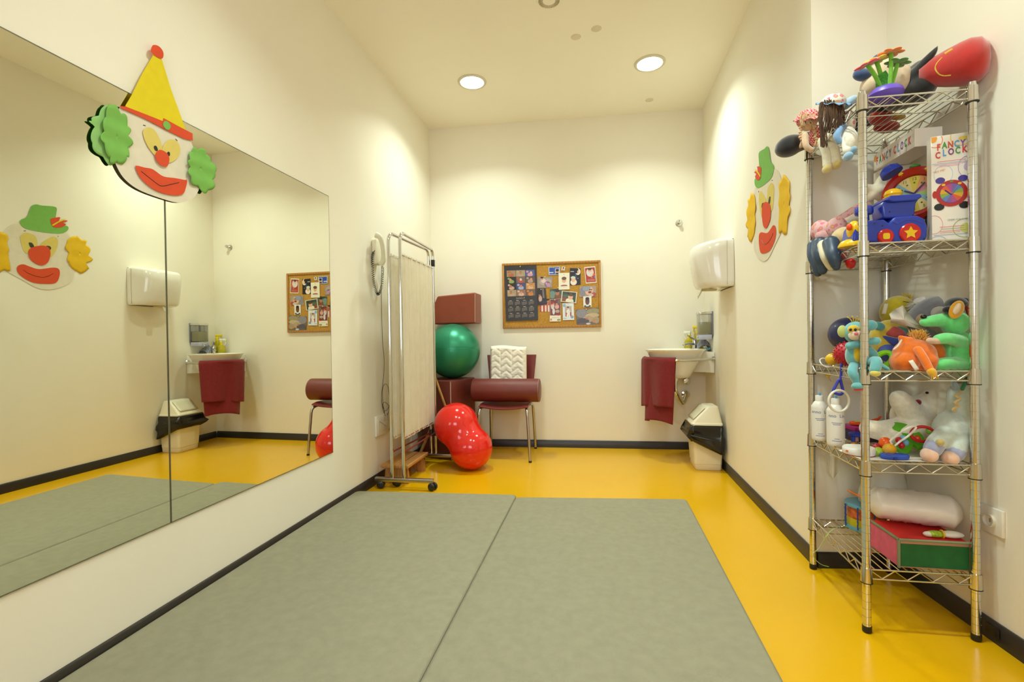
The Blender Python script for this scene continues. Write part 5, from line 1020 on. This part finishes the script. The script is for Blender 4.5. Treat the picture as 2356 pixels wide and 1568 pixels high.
mb = MB(); lb(mb, [(2057, 803, YO-.02), (2066, 795, YO-.02), (2074, 782, YO)], 2, 2); mb.build('white_piping', plush('e4d8c8'), t)
t = thing('plush_toy', 'small orange and green plush squeezed between the orange animal and green mouse', 'plush toy')
mb = MB(); el(mb, 2173, 810, 1.93, 9, 26, .02); mb.build('body', plush('c88a1c'), t); mb = MB(); el(mb, 2168, 815, 1.955, 10, 24, .02); mb.build('green_side', plush('2a7a48'), t)
t = thing('toy_ring', 'lime green plastic teething ring beside the blue ball', 'toy'); p = aty(2033, 826, 1.88)
MB().tube([p+V((.026*math.cos(a), .012*math.sin(a), .020*math.sin(a)+.012*math.cos(a))) for a in (2*math.pi*i/28 for i in range(28))], .009, seg=12, closed=True).build('ring', plastic('7cc814'), t)
ball(2043, 812, 1.945, 20, M('3a4c9c', .5), 'toy_ball', 'blue ball behind the lime green ring', 'ball')

# ---------------------------------------------------------------- fourth shelf
def bottle(px, Y, rpx, label, word, rot):
    t = thing('lotion_bottle', label, 'bottle', 'white lotion bottles on the fourth shelf'); c = aty(px, 1008, Y); c.z = ZS[3]+.001; k = mpp(c); r = rpx*k/1.22; Hb = .180
    bd = MB(); mats = [M('e9e5dd', .35, var=.01), M('3a54a0', .5)]
    bd.lathe([(.0001, 0), (r*.88, 0), (r*.97, .004), (r, .012), (r, Hb-.05), (r*.98, Hb-.043), (r*.62, Hb-.026), (r*.55, Hb-.024), (.0001, Hb-.024)], c, seg=36)
    a0 = math.atan2(EYE.y-c.y, EYE.x-c.x)
    def wrap(x, y, z0, s_): a = a0+(x*s_)/r+rot; return c+V((math.cos(a)*(r+.0004), math.sin(a)*(r+.0004), z0+y*s_))
    bd.text(word, None, (1, 0, 0), (0, 0, 1), 1, 1, fn=lambda x, y: wrap(x, y, .110, .0175))
    for z_, wd, n_ in ((.088, .022, 9), (.082, .016, 7), (.028, .010, 4), (.020, .02, 8)):
        for i in range(n_): x_ = (i-n_/2)*wd/n_*1.6; bd.add([wrap(x_, 0, z_, 1), wrap(x_+wd/n_*1.2, 0, z_, 1), wrap(x_+wd/n_*1.2, .0022, z_, 1), wrap(x_, .0022, z_, 1)], [[0, 1, 2, 3]], 1)
    bd.build('body', mats, t)
    cp = MB().lathe([(r*.5, Hb-.024), (r*.5, Hb-.004), (r*.46, Hb-.001), (.0001, Hb)], c, seg=24).build('cap', M('e9e5dd', .35, var=.01), t)
    MB().box(c+V((.001, 0, Hb+.005)), (.008, .008, .010), bev=.001).build('nozzle', plastic('5aa0d0'), cp)
bottle(1886, 2.125, 20, 'white lotion bottle nearest the wall, lettered in blue', 'enno  Lin', .12)
bottle(1923, 2.03, 22, 'white lotion bottle behind the white hanging ring', 'nno  Lin', .15)
t = thing('hanging_toy', 'blue triangular toy pull with a white ring hanging from the third shelf', 'toy'); BH2 = plastic('2a34b0'); Yh = 1.955
MB().limb([aty(1936, 838, Yh), aty(1935, 862, Yh), aty(1932, 874, Yh)], .0042).build('strap', BH2, t)
MB().tube(spl([aty(x, y, Yh) for x, y in ((1932, 872), (1922, 888), (1917, 900), (1926, 906), (1936, 906), (1939, 898), (1936, 884))], 5, True), .0050, seg=10, closed=True).build('triangle', BH2, t)
p = aty(1930, 922, Yh-.012); MB().torus(p, 27*mpp(p)/1.1, .0042, (.25, -1, 0), seg=40, ss=10).build('ring', plastic('e8e4d8'), t)
t = thing('bead_string', 'little yellow bead on a cord hanging under the third shelf', 'toy'); p = aty(1905, 863, 2.1); MB().ell(p, .0085).build('bead', plastic('d8b030'), t)
MB().tube([p+V((0, 0, -.005)), p+V((.006, 0, -.015)), p+V((.011, 0, -.024))], .0014, seg=5).build('cord_tail', plush('b8a060'), t); MB().tube([p+V((0, 0, .005)), p+V((.002, 0, .02)), V((p.x+.002, p.y, ZS[2]-.003))], .0008, seg=5).build('cord', plush('b8a060'), t)
t = thing('toy_box', 'purple and magenta toy box under the orange toy phone', 'box'); p = aty(1988, 995, 2.14); p.z = ZS[3]+.001
MB().box(p+V((0, 0, .021)), (.12, .09, .042), 0, (0, 0, .1), .003).build('box', M('2a1a4c', .4), t); MB().box(p+V((0, 0, .0505)), (.124, .094, .016), 0, (0, 0, .1), .003).build('lid', M('a01c6c', .4), t)
t = thing('toy_phone', 'orange toy phone lying on the purple toy box', 'toy'); q = p+V((.004, -.004, .0605)); OP = plastic('dc4c10')
MB().prism([q+V((math.cos(a)*(.058 if math.cos(a) < 0 else .05), math.sin(a)*.026*(1.25 if math.cos(a) > .3 else .85), 0)) for a in (2*math.pi*i/28 for i in range(28))], (0, 0, .014)).build('case', OP, t, bevel=.004)
MB().limb([q+V((.03, .01, .016)), q+V((.055, .02, .022)), q+V((.068, .03, .03))], (.006, .004)).build('antenna', OP, t)
MB().lathe([(.0001, 0), (.011, 0), (.010, .003), (.0001, .004)], q+V((.012, -.004, .0142)), seg=18).build('dial', plastic('2a3a90'), t); MB().box(q+V((-.03, -.004, .0155)), (.026, .02, .003), bev=.001).build('keypad', plastic('d8c060'), t)
t = thing('toy_stool', 'small blue toy with yellow feet before the purple toy box', 'toy'); p = aty(1970, 1005, 2.06); p.z = ZS[3]+.001
MB().lathe([(.0001, .030), (.022, .030), (.026, .033), (.026, .041), (.020, .045), (.008, .042), (.0001, .042)], p, seg=24).build('seat', BLU, t)
for dx, dy in ((-.016, -.012), (.016, -.012), (0, .016)):
    l_ = MB().cyl(p+V((dx, dy, .010)), p+V((dx, dy, .031)), .0065).build('leg', BLU, t); MB().cyl(p+V((dx, dy, .0)), p+V((dx, dy, .0105)), .0072).build('foot', plastic('e0a010'), l_)
MB().box(p+V((0, -.004, .02)), (.010, .004, .018)).build('inner_card', M('c8908c', .6), t)
t = thing('paper_sheet', 'printed white paper sheet sticking out over the fourth shelf rail', 'paper'); z_ = ZS[3]+.0012
c4 = [V((.853, 1.94, z_)), V((.865, 1.805, z_)), V((1.165, 1.80, z_)), V((1.16, 1.95, z_)), V((.93, 2.0, z_))]
mb = MB(); mb.prism(c4, (0, 0, .0006)); mb.add([V((.905, 1.93, z_+.0008))+V((math.cos(a)*.016, math.sin(a)*.02, 0)) for a in (2*math.pi*i/18 for i in range(18))], [list(range(18))], 1)
tag(mb.build('paper_sheet', [M('e6e0d4', .7), M('8a6a78', .7)]), 'printed white paper sheet sticking out over the fourth shelf rail', 'paper'); bpy.data.objects.remove(t)
t = thing('tape_roll', 'white round container lying on the paper sheet behind the rack post', 'container'); p = aty(1976, 1042, 1.885); p.z = ZS[3]+.0022
MB().lathe([(.0001, 0), (.046, 0), (.049, .004), (.049, .022), (.046, .026), (.036, .022), (.0001, .020)], p, seg=40).build('shell', M('ebe8e0', .3), t)
MB().lathe([(.046, -.0), (.0485, .0005), (.0485, .003), (.046, .003)], p, seg=40).build('red_rim', plastic('a02020'), t); MB().box(p+V((-.045, -.018, .014)), (.004, .008, .006), 0, (0, 0, .4)).build('sticker', M('e07030', .5), t)
t = thing('plush_bear', 'cream white plush bear lying on the fourth shelf', 'plush toy'); WB = plush('f0e8d0')
mb = MB(); el(mb, 2105, 958, 2.08, 60, 50, .06); el(mb, 2152, 925, 2.07, 37, 38, .05); lb(mb, [(2100, 955, 2.03), (2075, 925, 2.02), (2070, 918, 2.02)], 26, 21); lb(mb, [(2075, 985, 2.04), (2030, 990, 2.0), (2000, 985, 1.99)], 26, 20); lb(mb, [(2130, 975, 2.02), (2090, 1000, 1.98), (2050, 1012, 1.97)], 24, 20); el(mb, 2125, 893, 2.11, 10, 10, .015); mb.build('body', WB, t, voxel=.006)
mb = MB(); el(mb, 2112, 925, 2.03, 8, 7, rot=30); mb.build('red_bow', plush('8a1c1c'), t)
mb = MB(); el(mb, 2133, 903, 2.035, 4, 3); mb.build('eye', EYE_, t)
t = thing('plush_donkey', 'pale blue plush donkey seen from behind with pink feet, fourth shelf', 'plush toy'); LB = plush('c6d2c8'); YD = 1.865
mb = MB(); el(mb, 2190, 990, YD+.01, 44, 46, .055); lb(mb, [(2206, 955, YD+.02), (2208, 925, YD+.025), (2208, 905, YD+.03)], 25, 24); lb(mb, [(2175, 1000, YD-.02), (2155, 1018, YD-.04), (2148, 1030, YD-.05)], 22, 17); lb(mb, [(2208, 1000, YD-.02), (2205, 1025, YD-.04), (2198, 1042, YD-.05)], 22, 17); mb.build('body', LB, t, voxel=.0045)
for x0_, y0_, x1_, y1_ in ((2151, 1024, 2146, 1032), (2202, 1036, 2196, 1044)): mb = MB(); lb(mb, [(x0_, y0_, YD-.045), (x1_, y1_, YD-.052)], 18.5, 18); mb.build('cuff', plush('a4a8c8'), t)
for x, y in ((2138, 1046), (2186, 1053)): mb = MB(); el(mb, x, y, YD-.058, 20, 17, .026); mb.build('foot', plush('ecc4ac'), t)
mb = MB(); zz = [aty(2208+6*math.sin(i*1.6)-i*.9, 898+i*4, YD-.028-.012*math.sin(math.pi*min(1, i/14))) for i in range(13)]; mb.tube(spl(zz, 3), .0042, seg=7); mb.build('mane', plush('c8b070'), t)
mb = MB(); el(mb, 2197, 887, YD+.01, 8, 11, rot=-20); mb.build('ear', plush('9aa8b0'), t)
mb = MB(); el(mb, 2215, 880, YD+.045, 18, 11); mb.build('pink_ear', plush('b8907c'), t)
mb = MB(); el(mb, 2163, 1017, YD-.072, 10, 9, .012, rot=25); mb.build('tail', plush('c4b070'), t)
one(MB().limb([aty(2228, 862, 1.83), aty(2221, 878, 1.83), aty(2214, 894, 1.828)], .0065), 'green_strap', plush('1f6a3a'), 'dark green strap hanging from the third shelf over the donkey', 'strap')
t = thing('rattle', 'rattle of orange, yellow, lime and red balls with a white loop', 'rattle')
for x, y, Y, r, hx, nm in ((2037, 1018, 1.885, 13.5, 'ec5c10', 'orange_ball'), (2021, 1040, 1.87, 12.5, 'a4c83c', 'lime_ball'), (2046, 1033, 1.855, 14, 'e0a81c', 'yellow_ball'), (2018, 1030, 1.90, 11, 'b82838', 'red_ball')):
    p = aty(x, y, Y); k = mpp(p); mb = MB().ell(p, r*k/1.05, seg=26, ring=18)
    if nm == 'yellow_ball':
        for i in range(-4, 5): mb.torus(p+V((.3, 0, 1)).normalized()*i*.0042, math.sqrt(max(1e-6, (r*k/1.05)**2-(i*.0042)**2)), .0012, (.3, 0, 1), seg=26, ss=5)
    mb.build(nm, plastic(hx), t)
MB().tube(spl([aty(x, y, 1.862-.012*(y < 1000)) for x, y in ((2056, 1026), (2072, 1014), (2090, 1002), (2104, 988), (2107, 982), (2100, 980), (2082, 988), (2064, 1000), (2050, 1012), (2050, 1018))], 5, True), .0034, seg=8, closed=True).build('loop', plastic('e8e4dc'), t)
t = thing('activity_toy', 'green toy with a red ring handle on the fourth shelf', 'toy'); GT = M('5cb01c', .3)
mb = MB(); P_ = [(2060, 1035), (2075, 1020), (2095, 1012), (2080, 1000), (2092, 990), (2118, 992), (2135, 1002), (2140, 1018), (2128, 1030), (2112, 1036), (2105, 1030), (2090, 1040), (2072, 1044)]
Q = spl([V((aty(x, y, 1.90).x, 1.90+.10*(1035-y)/45, aty(x, y, 1.90).z)) for x, y in P_], 4, True); nq = V((0, -.42, .9)).normalized(); zmin = min(q.z for q in Q); Q = [V((q.x, q.y, max(q.z, ZS[3]+.008))) for q in Q]
mb.prism(Q, nq*.014); mb.build('body', GT, t, bevel=.004)
rp = [aty(2122+26*math.cos(a)*1.0, 998+17*math.sin(a), 1.865) for a in (2*math.pi*i/36 for i in range(36))]; MB().tube(rp, .0052, seg=10, closed=True).build('ring_handle', plastic('c01c24'), t)
for x, y, hx in ((2138, 990, '7ab83c'), (2068, 1012, 'b81c2c'), (2074, 1024, 'b81c2c'), (2078, 1008, '68a8c8'), (2084, 1018, '68a8c8'), (2110, 1008, 'c8401c')):
    mb = MB(); el(mb, x, y, 1.872, 8, 7.5, .010); mb.build('button', plastic(hx), t)
t = thing('toy_shell', 'flat blue plastic toy at the front of the fourth shelf', 'toy'); p = aty(2058, 1058, 1.83); p.z = ZS[3]+.0022
MB().prism([p+V((math.copysign(abs(math.cos(a))**.6, math.cos(a))*.043, .022*math.sin(a), 0)) for a in (2*math.pi*i/32 for i in range(32))], (0, 0, .017)).build('shell', plastic('2a54c0'), t, bevel=.006)
MB().box(p+V((-.008, -.022, .006)), (.012, .006, .009), bev=.002).build('latch', plastic('2038a0'), t)

# ---------------------------------------------------------------- bottom shelf
BG = bpy.data.materials.new('clear_film'); BG.use_nodes = True; nt = BG.node_tree; pb = nt.nodes['Principled BSDF']; pb.inputs['Base Color'].default_value = (.8, .78, .7, 1); pb.inputs['Roughness'].default_value = .25
pb.inputs['Alpha'].default_value = .45; BG.name = 'mat_film'
t = thing('toy_box', 'pink, red and green toy box at the front of the bottom shelf', 'box'); z0 = ZS[4]+.0012
A, B = aty(2068, 1310, 1.805), aty(2238, 1312, 1.805); x0_, x1_ = A.x, B.x-.004; z1 = aty(2150, 1245, 1.805).z; yb = 1.985; xl2 = x0_-.0
mb = MB(); mb.box(((x0_+x1_)/2, (1.805+yb)/2, (z0+z1)/2), (x1_-x0_-.002, yb-1.805-.002, z1-z0-.001)); mb.build('box', M('c08a6c', .8), t)
MB().box(((x0_+x1_)/2, 1.8048, (z0+z1)/2-.004), (x1_-x0_-.012, .002, z1-z0-.018)).build('green_panel', M('17602c', .8, var=.12, vs=30), t)
MB().box((x0_+.0003, (1.805+yb)/2, (z0+z1)/2), (.002, yb-1.805-.006, z1-z0-.006)).build('pink_panel', M('d8607c', .8, var=.12, vs=30), t)
MB().box(((x0_+x1_)/2, (1.805+yb)/2, z1+.0005), (x1_-x0_-.012, yb-1.805-.012, .002)).build('red_lid', M('cc2018', .8, var=.06), t)
ed = MB()
for a, b in (((x0_, 1.804, z0), (x0_, 1.804, z1)), ((x0_, 1.804, z1), (x1_, 1.804, z1)), ((x0_, 1.804, z1), (x0_, yb, z1))): ed.tube([a, b], .005, seg=6)
ed.build('edge_tape', M('7c8464', .8), t)
t = thing('toy_packet', 'small white and green plastic packet lying on the red box lid', 'packet'); c_ = aty(2172, 1232, 1.84); c_.z = z1+.013
mb = MB(); mb.ell(c_+V((.022, 0, 0)), (.036, .018, .011)); mb.build('white_body', M('e8e2d8', .4), t)
mb = MB(); mb.ell(c_+V((-.028, -.002, .0)), (.026, .014, .011)); mb.build('green_head', M('9ab428', .4, var=.3, vs=120), t)
mb = MB(); mb.ell(c_+V((-.046, -.003, -.001)), (.018, .010, .009)); mb.build('white_tip', M('e0dac8', .4), t)
mb = MB(); mb.torus(c_+V((-.006, 0, 0)), .0115, .003, (1, 0, 0), seg=20); mb.build('yellow_band', plastic('e0b818'), t)
t = thing('wrapped_pillow', 'white pillow rolled in plastic lying over the bottom-shelf box', 'pillow')
mb = MB(); n1, n2 = 40, 28; pa, pb2 = aty(1992, 1185, 2.02), aty(2215, 1180, 1.93); pa.z = pb2.z = z1+.058
axp = (pb2-pa); up_, sd, dr = frame(axp); sd = V((axp.y, -axp.x, 0)).normalized(); up_ = V((0, 0, 1))
rings = []
for i in range(n1+1):
    s_ = i/n1; e = min(1, math.sqrt(min(s_, 1-s_)/.13)) if min(s_, 1-s_) < .13 else 1; e = max(e, .05); c0_ = pa+axp*s_
    rings.append([c0_+sd*math.cos(a)*.082*e*(1+.05*noise.noise(V((s_*9, a*1.5, 0))))+up_*(math.sin(a)*.054*e*(1+.10*noise.noise(V((s_*8, a*2, 3))))+.005*noise.noise(V((s_*26, a*4, 1)))) for a in (2*math.pi*j/n2 for j in range(n2))])
mb.loft(rings); mb.build('pillow', M('f4ece2', .45, var=.03, bump=.1, bs=60, coat=.25), t, angle=180)
t = thing('clear_bag', 'loose clear plastic bag standing behind the white pillow', 'bag'); c_ = aty(2030, 1120, 2.11); cf0 = z1+.004; zt2 = ZS[3]-.04
mb = MB(); rings = []
for i in range(9):
    s_ = i/8; z_ = ZS[4]+.12+(zt2-ZS[4]-.12)*s_; rr_ = .085*(1-.28*s_)
    rings.append([V((c_.x+.005+rr_*math.cos(a)*1.0*(1+.12*noise.noise(V((a*2, s_*3, 0)))), c_.y+rr_*.75*math.sin(a)*(1+.12*noise.noise(V((a*2, s_*3, 4)))), z_)) for a in (2*math.pi*j/32 for j in range(32))])
mb.loft(rings, cap=False); mb.build('film', BG, t, angle=180, solid=.0006)
t = thing('toy_drum', 'toy drum with blue cords at the back of the bottom shelf', 'toy drum'); p = aty(1990, 1200, 2.14); p.z = ZS[4]+.012; R = .058; Hd = .088
MB().lathe([(.0001, .002), (R, .002), (R, Hd), (.0001, Hd)], p, seg=32).build('shell', M('c8642c', .5, var=.5, vs=60), t)
MB().lathe([(R+.0002, .006), (R+.0015, .006), (R+.0015, .036), (R+.0002, .036)], p, seg=32).build('yellow_band', M('c8bc1c', .5), t)
for z_ in (0, Hd): MB().lathe([(R-.004, z_-.006), (R+.009, z_-.006), (R+.010, z_), (R+.009, z_+.006), (R-.004, z_+.006)], p, seg=36).build('hoop', plastic('68aac4'), t)
MB().lathe([(.0001, Hd+.003), (R-.006, Hd+.003), (R-.006, Hd+.005), (.0001, Hd+.005)], p, seg=32).build('drum_skin', M('d8c4a8', .6), t)
for a in range(0, 360, 45):
    q = V((math.cos(math.radians(a)), math.sin(math.radians(a)), 0))*(R+.011); MB().tube([p+q+V((.0006*math.sin(i*2), 0, Hd*i/14)) for i in range(15)], [.0022+.0006*(i % 2) for i in range(15)], seg=6).build('cord', plastic('2848a0'), t)
a, b = aty(1950, 1127, 2.09), aty(1992, 1148, 2.04); one(MB().cyl(a, a+(b-a)*1.35, .0034), 'drum_stick', plastic('e87a10'), 'orange drum stick leaning across the toy drum', 'drum stick')
g = [(1975, 1216, 2.18), (1940, 1210, 2.15), (1915, 1218, 2.05), (1900, 1235, 2.0), (1885, 1260, 2.05), (1872, 1272, 2.15), (1875, 1285, 2.17), (1890, 1298, 2.2), (1907, 1303, 2.2)]
one(MB().tube(spl([aty(*q) for q in g], 8), .0013, seg=5), 'green_string', plush('8cc43c'), 'thin green string dangling below the bottom shelf', 'string')
g2 = MB(); 
g2.grid(lambda i, j: aty(1898+40*i-14*i*j+6*j, 1044+58*j*(1-.35*abs(2*i-1)), 2.12+.02*math.sin(i*9)), 14, 12); one(g2, 'plastic_wrapper', BG, 'crumpled clear plastic wrapper hanging below the fourth shelf', 'wrapper', solid=.0006, angle=180)

for o in list(COL.objects):
    if o.parent is None and 'category' in o.keys(): fin(o)
